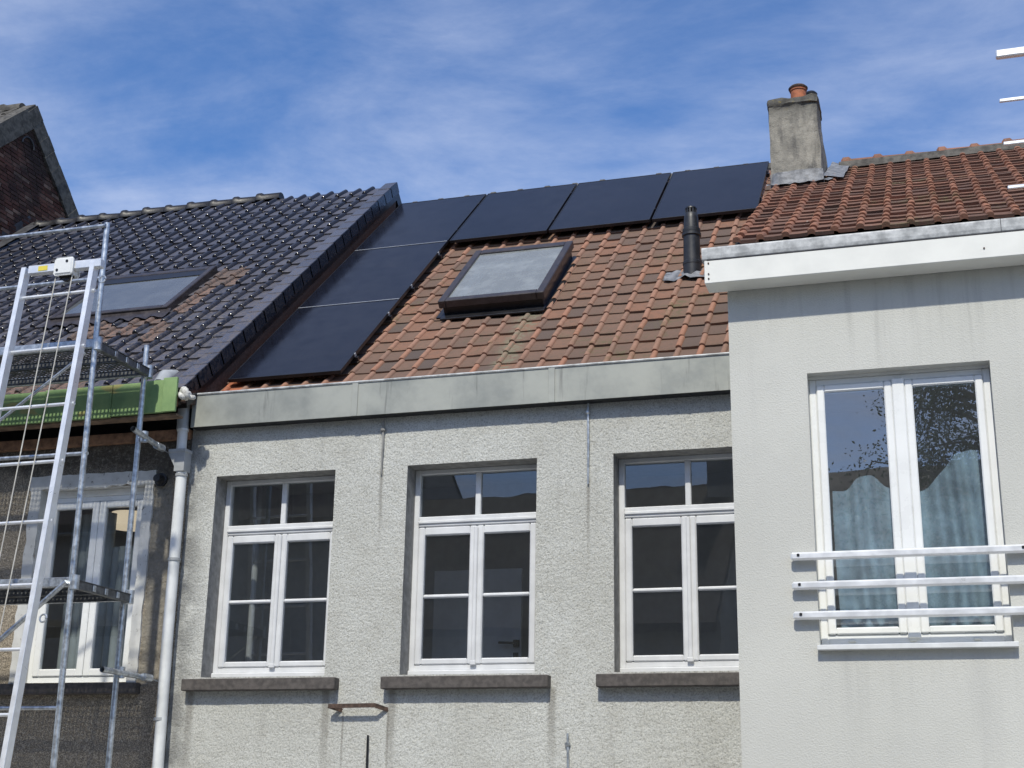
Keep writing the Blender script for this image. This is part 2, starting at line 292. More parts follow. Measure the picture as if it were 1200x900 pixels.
# ---------------------------------------------------------------- mesh helpers
class MB:
    def __init__(s): s.v = []; s.f = []; s.mi = []
    def add(s, vs, fs, mi=0):
        k = len(s.v); s.v += [tuple(p) for p in vs]; s.f += [tuple(i+k for i in q) for q in fs]; s.mi += [mi]*len(fs); return s
    def box(s, x0, y0, z0, x1, y1, z1, mi=0, bev=0):
        if bev:
            b = bev; vs = []
            for X, sx in ((x0, 1), (x1, -1)):
                for Y, sy in ((y0, 1), (y1, -1)):
                    for Z, sz in ((z0, 1), (z1, -1)):
                        vs += [(X, Y+sy*b, Z+sz*b), (X+sx*b, Y, Z+sz*b), (X+sx*b, Y+sy*b, Z)]
            c = lambda i, j, k, a: ((i*2+j)*2+k)*3+a
            fs = []
            for i in (0, 1): fs.append([c(i, 0, 0, 0), c(i, 1, 0, 0), c(i, 1, 1, 0), c(i, 0, 1, 0)])
            for j in (0, 1): fs.append([c(0, j, 0, 1), c(1, j, 0, 1), c(1, j, 1, 1), c(0, j, 1, 1)])
            for k in (0, 1): fs.append([c(0, 0, k, 2), c(1, 0, k, 2), c(1, 1, k, 2), c(0, 1, k, 2)])
            for i in (0, 1):
                for j in (0, 1): fs.append([c(i, j, 0, 0), c(i, j, 0, 1), c(i, j, 1, 1), c(i, j, 1, 0)])
                for k in (0, 1): fs.append([c(i, 0, k, 0), c(i, 0, k, 2), c(i, 1, k, 2), c(i, 1, k, 0)])
            for j in (0, 1):
                for k in (0, 1): fs.append([c(0, j, k, 1), c(0, j, k, 2), c(1, j, k, 2), c(1, j, k, 1)])
            for i in (0, 1):
                for j in (0, 1):
                    for k in (0, 1): fs.append([c(i, j, k, 0), c(i, j, k, 1), c(i, j, k, 2)])
            return s.add(vs, fs, mi)
        v = [(x, y, z) for x in (x0, x1) for y in (y0, y1) for z in (z0, z1)]
        return s.add(v, [(0, 1, 3, 2), (4, 6, 7, 5), (0, 4, 5, 1), (2, 3, 7, 6), (0, 2, 6, 4), (1, 5, 7, 3)], mi)
    def xbox(s, mat, x0, y0, z0, x1, y1, z1, mi=0, bev=0):
        k = len(s.v); s.box(x0, y0, z0, x1, y1, z1, mi, bev)
        for i in range(k, len(s.v)): s.v[i] = tuple(mat @ Vector(s.v[i]))
        return s
    def tube(s, pts, rad, n=10, cap=True, mi=0):
        pts = [Vector(p) for p in pts]; rr = rad if isinstance(rad, (list, tuple)) else [rad]*len(pts)
        vs = []; fs = []
        up = None
        for i, p in enumerate(pts):
            d = (pts[min(i+1, len(pts)-1)]-pts[max(i-1, 0)]).normalized()
            if up is None: up = d.orthogonal().normalized()
            up = (up-d*up.dot(d)).normalized(); q = d.cross(up)
            for k in range(n):
                a = 2*math.pi*k/n; vs.append(p+(up*math.cos(a)+q*math.sin(a))*rr[i])
        for i in range(len(pts)-1):
            for k in range(n): fs.append((i*n+k, i*n+(k+1) % n, (i+1)*n+(k+1) % n, (i+1)*n+k))
        if cap: fs += [tuple(range(n))[::-1], tuple((len(pts)-1)*n+k for k in range(n))]
        return s.add(vs, fs, mi)
    def lathe(s, c, prof, n=20, mi=0):
        vs = [(c[0]+r_*math.cos(2*math.pi*k/n), c[1]+r_*math.sin(2*math.pi*k/n), c[2]+h) for r_, h in prof for k in range(n)]
        fs = [(i*n+k, i*n+(k+1) % n, (i+1)*n+(k+1) % n, (i+1)*n+k) for i in range(len(prof)-1) for k in range(n)]
        return s.add(vs, fs+[tuple(range(n))[::-1], tuple((len(prof)-1)*n+k for k in range(n))], mi)
    def prism(s, poly, a, b, axis='x', mi=0):
        n = len(poly)
        mk = (lambda p, q: (q, p[0], p[1])) if axis == 'x' else (lambda p, q: (p[0], q, p[1]))
        vs = [mk(p, a) for p in poly]+[mk(p, b) for p in poly]
        return s.add(vs, [tuple(range(n)), tuple(range(2*n-1, n-1, -1))]+[(i, (i+1) % n, n+(i+1) % n, n+i) for i in range(n)], mi)
    def mesh(s, name, mats, smooth=0, flip=True):
        me = bpy.data.meshes.new(name); me.from_pydata(s.v, [], s.f)
        for mm in (mats if isinstance(mats, (list, tuple)) else [mats]): me.materials.append(M[mm])
        me.polygons.foreach_set('material_index', s.mi); me.update()
        import bmesh
        bm = bmesh.new(); bm.from_mesh(me); bmesh.ops.recalc_face_normals(bm, faces=bm.faces); bm.to_mesh(me); bm.free()
        if smooth:
            me.polygons.foreach_set('use_smooth', [True]*len(me.polygons)); me.set_sharp_from_angle(angle=R(smooth))
        return me
    def build(s, name, mats, parent=None, smooth=0):
        return link(name, s.mesh(name, mats, smooth), parent)
def link(name, me, parent=None):
    o = bpy.data.objects.new(name, me); C.objects.link(o)
    if parent: adopt(o, parent)
    return o
LOC = {}
def adopt(o, parent):
    o.parent = parent
    o.matrix_parent_inverse = Matrix.Translation(-Vector(LOC.get(parent, (0, 0, 0))))
def thing(name, label, cat, loc, group=None):
    o = bpy.data.objects.new(name, None); C.objects.link(o); o.location = loc; LOC[o] = loc; o.empty_display_size = .2
    return tag(o, label, cat, group)
def tag(o, label, cat, group=None):
    o['label'] = label; o['category'] = cat
    if group: o['group'] = group
    return o
def struct(o): o['kind'] = 'structure'; return o

def cells(rect, holes):
    """cut a rectangle with rectangular holes into rectangles"""
    xs = sorted({rect[0], rect[1], *[h[0] for h in holes], *[h[1] for h in holes]}); zs = sorted({rect[2], rect[3], *[h[2] for h in holes], *[h[3] for h in holes]})
    for a, b in zip(xs, xs[1:]):
        for c, d in zip(zs, zs[1:]):
            if not any(h[0] <= a and b <= h[1] and h[2] <= c and d <= h[3] for h in holes): yield a, b, c, d
def lattice(x, y, seed):
    xi = np.floor(x).astype(np.int64); yi = np.floor(y).astype(np.int64); fx = x-xi; fy = y-yi; fx = fx*fx*(3-2*fx); fy = fy*fy*(3-2*fy)
    def h(a, b):
        k = (a*374761393+b*668265263+seed*974634777) & 0xffffffff; k = ((k ^ (k >> 13))*1274126177) & 0xffffffff; return ((k ^ (k >> 16)) & 0xffff)/65535.
    return (h(xi, yi)*(1-fx)+h(xi+1, yi)*fx)*(1-fy)+(h(xi, yi+1)*(1-fx)+h(xi+1, yi+1)*fx)*fy
def rough_wall(name, mat, parent, rect, holes, y, res, amp, freq, seed):
    """a trowelled / thrown render face as real relief, ragged at the openings"""
    V = []; F = []; k = 0
    for a, b, c, d in cells(rect, holes):
        nx = max(1, int(round((b-a)/res))); nz = max(1, int(round((d-c)/res)))
        X, Z = np.meshgrid(np.linspace(a, b, nx+1), np.linspace(c, d, nz+1))
        wx = X+.6/freq*(lattice(X*freq*.7, Z*freq*.7, seed+5)-.5)*2; wz = Z+.6/freq*(lattice(X*freq*.7+9, Z*freq*.7, seed+6)-.5)*2
        n = 1-np.abs(lattice(wx*freq, wz*freq, seed)*2-1)*1.6
        n = np.minimum(.60*n+.40*(lattice(wx*freq*2.1, wz*freq*2.1, seed+1)*2-1), .30+.25*lattice(X*freq*.3, Z*freq*.3, seed+4)); n = n*.8+.3*(lattice(X*freq*.35, Z*freq*.35, seed+3)-.5)
        Y = y-amp*n-.003*(lattice(X*2.2, Z*2.2, seed+2)-.5)*2
        V.append(np.stack([X, Y, Z], -1).reshape(-1, 3))
        i = np.arange(nz*(nx+1)).reshape(nz, nx+1)[:, :nx].ravel()+k
        F.append(np.stack([i, i+1, i+nx+2, i+nx+1], -1)); k += (nx+1)*(nz+1)
    V = np.concatenate(V); F = np.concatenate(F)
    me = bpy.data.meshes.new(name); me.vertices.add(len(V)); me.vertices.foreach_set('co', V.ravel().astype(np.float32))
    me.loops.add(len(F)*4); me.loops.foreach_set('vertex_index', F.ravel().astype(np.int32)); me.polygons.add(len(F)); me.polygons.foreach_set('loop_start', np.arange(0, len(F)*4, 4, dtype=np.int32))
    me.materials.append(M[mat]); me.update(calc_edges=True); me.polygons.foreach_set('use_smooth', [True]*len(F))
    return link(name, me, parent)

# ---------------------------------------------------------------- roof tiles
def tile_mesh(name, wd, ex, rh, rw, mats, lift=.026, n_rib=5):
    """one interlocking tile: raised rib on its left, shallow pan, thick lower edge; x across, y up the slope"""
    prof = [(-rw, .0)]+[(-rw*math.cos(math.pi*(i+1)/(n_rib+1)), rh*math.sin(math.pi*(i+1)/(n_rib+1))**.8) for i in range(n_rib)]+[(rw, .002), (wd*.5, .0), (wd-rw*1.02, .001), (wd-rw*.55, .004)]
    L = ex+.055; vs = []; fs = []; mi = []; P = len(prof)
    rows = [(0, lift-.005), (.007, lift), (L, lift-.026)]
    for k, (y, dz) in enumerate(rows):
        for x, z in prof: vs.append((x, y, z*(.93 if k == 0 else 1)+dz))
    for k in (0, 1):
        for i in range(P-1):
            fs.append((k*P+i, k*P+i+1, (k+1)*P+i+1, (k+1)*P+i)); mi.append(1 if i <= n_rib else 0)
    b = len(vs)
    for x, z in prof: vs.append((x, .004, z*.55+lift-.030))
    for i in range(P-1): fs.append((b+i, b+i+1, i+1, i)); mi.append(1 if i <= n_rib else 0)
    me = bpy.data.meshes.new(name); me.from_pydata(vs, [], fs)
    for mm in mats: me.materials.append(M[mm])
    me.polygons.foreach_set('material_index', mi); me.polygons.foreach_set('use_smooth', [True]*len(fs)); me.update(); me.set_sharp_from_angle(angle=R(50))
    return me
class Roof:
    def __init__(s, origin, slope):
        s.o = Vector(origin); s.a = slope
        s.M = Matrix.Translation(s.o) @ Matrix.Rotation(slope, 4, 'X')
    def p(s, x, t, h=0): return s.M @ Vector((x-s.o.x, t, h))
def lay(roof, parent, mesh, places, x0, wd, ex, limit=300, jit=.0025, alt=None, t0=0):
    """places: list of (col,row,shown); first `limit` shown ones as single tiles, the others joined"""
    shown = [q for q in places if q[2]]; rest = [q for q in places if not q[2]]
    cp = cam.matrix_world.translation
    shown.sort(key=lambda q: (roof.p(x0+q[0]*wd, q[1]*ex)-cp).length)
    rest += shown[limit:]; shown = shown[:limit]
    def mat(c, r_):
        slip = random.uniform(.012, .034) if random.random() < .015 else 0
        sag = .007*math.sin(c*.31+r_*.13)+.003*math.sin(r_*.55+c*.17+1)
        return roof.M @ Matrix.Translation((x0+c*wd-roof.o.x+random.gauss(0, jit), t0+r_*ex+random.gauss(0, jit*1.6)-slip+.006*math.sin(c*.8+r_*.35), random.gauss(0, jit*.6)+sag)) @ Matrix.Rotation(random.gauss(0, .012), 4, 'Z') @ Matrix.Rotation(random.gauss(0, .011), 4, 'X') @ Matrix.Rotation(random.gauss(0, .012), 4, 'Y')
    for c, r_, _ in shown:
        o = bpy.data.objects.new('roof_tile', alt[(c, r_)] if alt and (c, r_) in alt else mesh); C.objects.link(o); o.parent = parent; o.matrix_world = mat(c, r_); o.matrix_local = mat(c, r_) if False else o.matrix_local
    if rest:
        n = len(mesh.vertices); co = np.zeros(n*3); mesh.vertices.foreach_get('co', co); co = co.reshape(-1, 3)
        fs = [tuple(p.vertices) for p in mesh.polygons]; mis = [p.material_index for p in mesh.polygons]
        V = []; F = []; MI = []
        for k, (c, r_, _) in enumerate(rest):
            mm = np.array(mat(c, r_)); V.append(co @ mm[:3, :3].T+mm[:3, 3]); F += [tuple(i+k*n for i in q) for q in fs]; MI += mis
        me = bpy.data.meshes.new('roof_tiles'); me.from_pydata(np.concatenate(V).tolist(), [], F)
        for mm in mesh.materials: me.materials.append(mm)
        me.polygons.foreach_set('material_index', MI); me.polygons.foreach_set('use_smooth', [True]*len(F)); me.update(); me.set_sharp_from_angle(angle=R(50))
        o = link('roof_tiles', me); o.parent = parent; o['kind'] = 'stuff'
def cap_mesh(name, L, rad, mat, bead=1.25):
    mb = MB(); n = 9; vs = []; fs = []
    prof = [(0, 1.0), (.02, bead), (.075, bead), (.10, 1.03), (L+.03, .95)]
    for x, s_ in prof:
        for k in range(n):
            a = -.25+(math.pi+.5)*k/(n-1); vs.append((x, -math.cos(a)*rad*s_, math.sin(a)*rad*s_))
    for i in range(len(prof)-1):
        for k in range(n-1): fs.append((i*n+k, i*n+k+1, (i+1)*n+k+1, (i+1)*n+k))
    fs += [tuple(range(n)), tuple((len(prof)-1)*n+k for k in range(n))]
    return mb.add(vs, fs).mesh(name, mat, 40)
def caps(parent, mesh, x0, x1, step, y, z, zf=None):
    x = x0
    while x < x1-.01:
        o = link('ridge_cap', mesh); o.parent = parent
        o.matrix_local = Matrix.Translation((x, y+random.gauss(0, .004), z+random.gauss(0, .004))) @ Matrix.Rotation(random.gauss(0, .012), 4, 'Y') @ Matrix.Rotation(random.gauss(0, .015), 4, 'Z')
        x += step
TH = R(41.392)
VIEW = None

# ---------------------------------------------------------------- setting
struct(MB().add([(-600, -600, GZ-.02), (600, -600, GZ-.02), (600, 600, GZ-.02), (-600, 600, GZ-.02)], [(0, 1, 2, 3)]).build('ground', 'ground'))
struct(MB().add([(-80, -9.4, GZ), (80, -9.4, GZ), (80, -3.2, GZ), (-80, -3.2, GZ)], [(0, 1, 2, 3)]).build('road', 'road_paving'))
for a, b, e in ((-3.05, 0.4, -3.2), (-11.6, -9.55, -9.4)):
    struct(MB().box(-80, a, GZ-.01, 80, b, GZ+.12).build('pavement', 'pavement'))
    struct(MB().box(-80, min(e, a if e > a and e < b else (a if abs(e-a) < .3 else b)), GZ-.01, 80, max(e, a if abs(e-a) < .3 else b), GZ+.125, bev=.012).build('kerb', 'kerb'))

# ---------------------------------------------------------------- windows
def pane(parent, x0, x1, z0, z1, y, mat='window_glass'):
    return MB().add([(x0, y, z0), (x1, y, z0), (x1, y, z1), (x0, y, z1)], [(0, 1, 2, 3)]).build('pane', mat, parent)
def frame_ring(mb, x0, x1, z0, z1, y0, y1, l, r_, b, tp, bev=.006):
    mb.box(x0, y0, z0, x0+l, y1, z1, bev=bev); mb.box(x1-r_, y0, z0, x1, y1, z1, bev=bev)
    mb.box(x0+l-.001, y0+.0015, z0, x1-r_+.001, y1, z0+b, bev=bev); mb.box(x0+l-.001, y0+.0015, z1-tp, x1-r_+.001, y1, z1, bev=bev); return mb
def reveal(parent, x0, x1, z0, z1, y0, y1, mat):
    mb = MB()
    for a, b in (((x0, z0), (x0, z1)), ((x0, z1), (x1, z1)), ((x1, z1), (x1, z0)), ((x1, z0), (x0, z0))):
        mb.add([(a[0], y0, a[1]), (b[0], y0, b[1]), (b[0], y1, b[1]), (a[0], y1, a[1])], [(0, 1, 2, 3)])
    return mb.build('window_reveal', mat, parent)
def room(parent, x0, x1, z0, z1, y0, y1, mat='room'):
    mb = MB(); v = [(x, y, z) for x in (x0, x1) for y in (y0, y1) for z in (z0, z1)]
    mb.add(v, [(0, 1, 3, 2), (4, 6, 7, 5), (2, 3, 7, 6), (0, 2, 6, 4), (1, 5, 7, 3)])
    return mb.build('room', mat, parent)
def old_casement(house, x0, x1, z0, z1):
    """four-light timber window: two fixed top lights, transom, two casements with one glazing bar each"""
    reveal(house, x0, x1, z0, z1, -.001, .20, 'reveal')
    y0 = .19; xc = (x0+x1)/2; T = z1; fr = MB()
    frame_ring(fr, x0, x1, z0+.05, z1, y0, y0+.07, .048, .048, .045, .042)
    fr.box(x0+.047, y0-.012, T-.50, x1-.047, y0+.06, T-.412, bev=.008)                    # transom
    fr.box(x0+.047, y0-.026, T-.475, x1-.047, y0-.010, T-.448, bev=.006)                  # drip moulding
    fr.box(xc-.024, y0+.004, T-.413, xc+.024, y0+.05, T-.041, bev=.006)                   # mullion between the top lights
    fr.box(x0+.004, y0-.035, z0+.002, x1-.004, y0+.065, z0+.0505, bev=.008)               # weather board at the foot
    wd = fr.build('window', 'white_paint', house)
    for a, b in ((x0+.048, xc-.024), (xc+.024, x1-.048)): pane(wd, a, b, T-.413, T-.041, y0+.030)
    for s_, (a, b) in enumerate(((x0+.049, xc-.003), (xc+.003, x1-.049))):
        sb = frame_ring(MB(), a, b, z0+.096, T-.502, y0-.010, y0+.045, .058, .058, .050, .072, bev=.010)
        sb.build('casement', 'white_paint', wd)
        MB().box(a+.057, y0-.004, T-1.103, b-.057, y0+.035, T-1.072, bev=.010).build('glazing_bar', 'white_paint', wd)
        pane(wd, a+.057, b-.057, z0+.145, T-1.1, y0+.0205); pane(wd, a+.057, b-.057, T-1.075, T-.573, y0+.0205)
    MB().box(xc-.020, y0-.026, z0+.10, xc+.016, y0-.011, T-.510, bev=.007).box(xc-.03, y0-.030, z0+.086, xc+.022, y0-.012, z0+.125, bev=.007).build('cover_strip', 'white_paint', wd)
    return wd

# ================================================================ middle house
ML, MR = -6.345, -1.0
mid = thing('terraced_house', 'pebble dashed middle house with three white windows, brown tiled roof and solar panels', 'house', (-3.66, 0, GZ), 'terraced houses along the street')
WX = [(-6.069, -4.925), (-4.262, -3.122), (-2.477, -1.337)]; WZ = (1.051, 2.797)
holes = [(a, b, *WZ) for a, b in WX]
rough_wall('wall', 'roughcast', mid, (ML, MR, .1, 3.32), holes, 0, .0056, .0072, 76, 3)
MB().box(ML, 0, GZ, MR, .25, .1).box(ML, 2.0, GZ, MR, 9.2, 3.0).build('lower_wall', 'roughcast', mid)
for i, (a, b) in enumerate(WX):
    old_casement(mid, a, b, *WZ)
    MB().box(a-.125, -.10, .933, (b+.135) if i < 2 else -1.02, .12, 1.0305, bev=.006).build('stone_sill', 'stone_sill', mid)
rm = room(mid, -6.28, MR, .0, 3.05, .262, 1.9)
MB().box(-4.48, 1.32, .05, -3.635, 1.36, 2.12, bev=.004).build('room_door', 'room_door', mid)
MB().tube([(-3.673, 1.32, 1.441), (-3.673, 1.26, 1.441), (-3.825, 1.255, 1.447)], .011, 8).lathe((-3.673, 1.300, 1.441), [(.03, -.03), (.03, .03)], 10).lathe((-3.679, 1.305, 1.336), [(.024, -.024), (.024, .024)], 10).build('door_handle', 'dark_metal', mid)
MB().tube([(-5.955, .62, .1), (-5.955, .62, 2.95)], .03, 12).build('room_pipe', 'grey_plastic', mid, 60)
# box gutter of folded zinc sheets
gt0, gt1 = 3.232, 3.535
seams = [-6.30, -4.70, -2.94, -1.2]
for a, b in zip(seams, seams[1:]):
    MB().box(a, -.12, gt0, b-.004, -.108, gt1-.004).build('gutter_sheet', 'zinc', mid)
    if b < -2: MB().box(b-.055, -.128, gt0-.002, b, -.1195, gt1-.006, bev=.002).build('gutter_joint', 'zinc', mid)
MB().box(-6.30, -.107, gt0+.006, -1.2, .30, gt0+.03).build('gutter_floor', 'dark_metal', mid)
MB().box(-6.30, -.105, gt0-.002, -1.2, -.004, gt0+.005).build('gutter_soffit', 'dark_metal', mid)
MB().tube([(-6.305, -.122, gt1), (-1.2, -.122, gt1)], .011, 8).build('gutter_rim', 'bright_zinc_edge', mid)
MB().box(-6.305, -.1195, gt0, -6.30, .3, gt1-.004).build('gutter_end', 'zinc', mid)
# roof
tileO = Vector((0, .15, 3.708))-Vector((0, -math.sin(TH), math.cos(TH)))*.13
mroof = Roof(tileO, TH)            # t measured up the slope from y=.15-ish
y4 = 4.62; zr = tileO.z+(y4-tileO.y)*math.tan(TH)
dk = MB(); e = mroof.p(0, -.28, -.035)
dk.prism([(e.y, e.z), (y4, zr-.05), (9.2, 3.2), (9.2, 3.1), (y4, zr-.22), (e.y, e.z-.12)], ML, MR)
roofm = dk.build('roof', 'dark_metal', mid)
tm = tile_mesh('clay_tile', .2, .244, .027, .0265, ['clay_pan', 'clay_rib'], .025)
x0 = -6.60; places = []
SKYL = (-4.50, -3.44, 1.46, 2.98)
for c in range(1, 28):
    for q in range(-1, 22):
        x = x0+c*.2; s0 = q*.244; xc_, sc_ = x+.1, s0+.122
        if x > MR: continue
        if SKYL[0]+.03 < x and x+.2 < SKYL[1]+.02 and SKYL[2] < s0+.05 and s0+.244 < SKYL[3]: continue
        hid = (xc_ < -5.15 and x > -6.2) or sc_ > 3.72 or (x < -6.2 and sc_ > 0) or x > -1.35
        places.append((c, q, not hid))
lay(mroof, roofm, tm, places, x0, .2, .244)
cm = cap_mesh('clay_ridge', .34, .085, 'mortar')
caps(roofm, cm, -6.16, -1.35, .352, y4-.02, zr-.105)
# loose new tile by the gutter
o = link('roof_tile', tile_mesh('new_tile', .2, .244, .030, .031, ['terracotta', 'terracotta'])); o.parent = roofm
o.matrix_local = mroof.M @ Matrix.Translation((-6.17-mroof.o.x, -.02, .02)) @ Matrix.Rotation(.12, 4, 'Z')
# roof window with a deep dark kerb
def sbox(mb, x0, x1, s0, s1, h0, h1, roof, bev=0, mi=0): return mb.xbox(roof.M, x0-roof.o.x, s0, h0, x1-roof.o.x, s1, h1, mi, bev)
kx0, kx1, ks0, ks1 = -4.50, -3.43, 1.475, 2.95
sk = MB()
for a, b, c, d in ((kx0, kx0+.075, ks0, ks1), (kx1-.075, kx1, ks0, ks1), (kx0+.075, kx1-.075, ks0, ks0+.085), (kx0+.075, kx1-.075, ks1-.105, ks1)):
    sbox(sk, a, b, c, d, .125, .205, mroof, .007)
sky_ = sk.build('roof_window', 'skylight_brown', mid)
kb = MB()
for a, b, c, d in ((kx0+.03, kx0+.07, ks0+.04, ks1-.03), (kx1-.07, kx1-.03, ks0+.04, ks1-.03), (kx0+.07, kx1-.07, ks0+.04, ks0+.08), (kx0+.07, kx1-.07, ks1-.07, ks1-.03)): sbox(kb, a, b, c, d, -.02, .124, mroof)
kb.build('kerb_frame', 'dark_metal', sky_)
ap = MB(); sbox(ap, kx0+.01, kx1-.01, ks0-.075, ks0+.04, .028, .048, mroof, .004); sbox(ap, kx1-.03, kx1+.05, ks0+.0, ks1, .02, .034, mroof); sbox(ap, kx0-.05, kx0+.03, ks0+.0, ks1, .02, .034, mroof)
ap.build('flashing', 'dark_metal', sky_)
MB().add([mroof.p(*q) for q in ((kx0+.07, ks0+.08, .185), (kx1-.07, ks0+.08, .185), (kx1-.07, ks1-.1, .185), (kx0+.07, ks1-.1, .185))], [(0, 1, 2, 3)]).build('pane', 'dusty_glass', sky_)
lin = MB(); v = [mroof.p(x, s_, h) for x in (kx0+.08, kx1-.08) for s_ in (ks0+.09, ks1-.11) for h in (-.5, .10)]
lin.add(v, [(0, 1, 3, 2), (4, 6, 7, 5), (0, 4, 5, 1), (2, 3, 7, 6), (0, 2, 6, 4)]).build('shaft_lining', 'room', sky_)
# flue terminal
fx, fs_ = -2.095, 2.05; fb = mroof.p(fx, fs_, 0); fl = MB()
fl.lathe((fb.x, fb.y, fb.z-.05), [(.088, 0), (.088, .17), (.092, .175), (.092, .20), (.084, .21), (.080, .47), (.094, .475), (.094, .50), (.085, .505), (.088, .52), (.088, .545), (.076, .555), (.070, .66), (.062, .71), (.058, .715)], 24)
flue = fl.build('flue_pipe', 'black_plastic', mid, 35)
ct = MB()
for k in range(12):
    a = 2*math.pi*k/12; ct.xbox(Matrix.Translation((fb.x, fb.y, fb.z+.66)) @ Matrix.Rotation(a, 4, 'Z'), .040, -.008, 0, .056, .008, .055)
ct.lathe((fb.x, fb.y, fb.z+.712), [(.059, 0), (.057, .014), (.02, .02)], 18).build('flue_cap', 'black_plastic', flue, 35)
ld = MB(); g = 9; vs = []
for j in range(5):
    for i in range(g):
        X = fx-.26+.42*i/(g-1); S_ = fs_-.145+.25*j/4-.03*math.sin(i*1.3); vs.append(mroof.p(X, S_, .045+.012*math.sin(i*2.1+j)+(.02 if abs(X-fx) < .1 else 0)))
ld.add(vs, [(j*g+i, j*g+i+1, (j+1)*g+i+1, (j+1)*g+i) for j in range(4) for i in range(g-1)]).build('lead_apron', 'lead', flue, 60)
# iron anchors and the rusty bracket in the wall
def anchor(x, z0, z1, knob=True, mat='galvanised'):
    mb = MB().tube([(x, -.016, z0), (x+.004, -.017, (z0+z1)/2), (x, -.016, z1)], [.006, .010, .009], 8)
    if knob: mb.lathe((x, -.017, z1-.08), [(.008, -.02), (.022, -.008), (.022, .008), (.008, .02)], 10)
    mb.build('wall_anchor', mat, mid, 40)
anchor(-4.495, 2.726, 3.20, True, 'reveal'); anchor(-2.685, 2.55, 3.235); anchor(-4.509, .1, .575, False, 'dark_metal'); anchor(-2.846, .1, .59, True)
br = MB(); pts = [(-4.744, .01, .770), (-4.835, -.085, .800), (-4.435, -.085, .805), (-4.343, .01, .772)]
for a, b in zip(pts, pts[1:]):
    A, B = Vector(a), Vector(b); d = (B-A); L_ = d.length; d.normalize(); up_ = Vector((0, 0, 1)); sd_ = up_.cross(d).normalized(); up_ = d.cross(sd_)
    Mx = Matrix((d, sd_, up_)).transposed().to_4x4(); Mx.translation = A; br.xbox(Mx, -.003, -.005, -.017, L_+.003, .005, .017)
br.build('iron_bracket', 'rust', mid)
# drainpipe between the houses
dp = MB().tube([(-6.365, -.10, 2.86), (-6.362, -.10, 1.4), (-6.345, -.10, .3), (-6.34, -.10, GZ)], .048, 18).build('drainpipe', 'pale_plastic', mid, 40)
MB().tube([(-6.40, -.10, 3.50), (-6.395, -.10, 3.22)], .053, 18).build('pipe_sleeve', 'grey_plastic', dp, 40)
MB().tube([(-6.392, -.10, 3.23), (-6.388, -.10, 3.02)], .045, 18).tube([(-6.39, -.10, 3.205), (-6.39, -.10, 3.225)], .052, 18).build('pipe_neck', 'pale_plastic', dp, 40)
MB().prism([(-6.475, 3.03), (-6.475, 2.985), (-6.412, 2.875), (-6.412, 2.83), (-6.315, 2.83), (-6.315, 3.03)], -.158, -.042, 'y').box(-6.482, -.163, 3.00, -6.308, -.037, 3.032, bev=.004).build('pipe_offset', 'grey_plastic', dp)
for z in (2.80, 2.05, .70): MB().tube([(-6.363, -.10, z-.012), (-6.363, -.10, z+.012)], .056, 18).box(-6.44, -.07, z-.01, -6.41, 0, z+.01).build('pipe_clip', 'grey_plastic', dp, 40)
rg = MB()
for k in range(9): rg.xbox(Matrix.Translation((-6.215+random.uniform(-.035, .04), -.41+random.uniform(-.03, .04), 3.44+random.uniform(-.02, .04))) @ Matrix.Rotation(random.uniform(0, 6), 4, (random.random(), random.random(), 1)), -.045, -.03, -.02, .045, .03, .02, bev=.012)
tag(rg.build('rag', 'cloth_white', None, 60), 'crumpled off white rag caught between the green boards and the zinc gutter above the drainpipe', 'rag')

# ---- solar panels on the middle roof
PW, PH = 1.127, 1.768
lab = ['black solar panel at the bottom of the left column, just above the zinc gutter', 'black solar panel in the middle of the left column, beside the roof window',
       'black solar panel at the top left corner of the array, beside the black tiled roof', 'black solar panel of the top row directly above the roof window',
       'black solar panel in the top row, third from the left, right of the roof window', 'black solar panel at the right end of the top row, next to the grey chimney']
spots = [(-6.164, 0), (-6.164, 1), (-6.164, 2), (-5.012, 2), (-3.859, 2), (-2.706, 2)]
panel0 = None
for L_, (px, k) in zip(lab, spots):
    s0 = (tileO-Vector((0, 0, 0)) and 0)+k*1.775+.098; base = mroof.p(px, s0, .0)
    t_ = thing('solar_panel', L_, 'solar panel', base, 'solar panels on the middle roof')
    H = .13
    fr = MB()
    for a, b, c, d in ((0, .012, 0, PH), (PW-.012, PW, 0, PH), (.012, PW-.012, 0, .012), (.012, PW-.012, PH-.012, PH)): sbox(fr, px+a, px+b, s0+c, s0+d, H-.035, H, mroof, .0015)
    fr.build('frame', 'dark_metal', t_)
    gl = MB(); sbox(gl, px+.0125, px+PW-.0125, s0+.0125, s0+PH-.0125, H-.010, H-.003, mroof); gl.build('glass', 'solar_glass', t_)
    for d in (.38, PH-.38): sbox(rl := MB(), px-.01 if px > -6 else px+.02, px+PW+.03, s0+d-.02, s0+d+.02, .055, H-.036, mroof); rl.build('mounting_rail', 'dark_metal', t_)
    for d in (.38, PH-.38):
        cl = MB(); sbox(cl, px+PW+.001, px+PW+.012, s0+d-.016, s0+d+.016, H-.03, H+.002, mroof, .002); cl.build('clamp', 'grey_plastic' if k < 2 else 'dark_metal', t_)
    if k < 2:
        tr = MB(); sbox(tr, px+.004, px+PW-.004, s0+PH+.0005, s0+PH+.0065, H-.02, H+.002, mroof); tr.build('joint_strip', 'aluminium', t_)

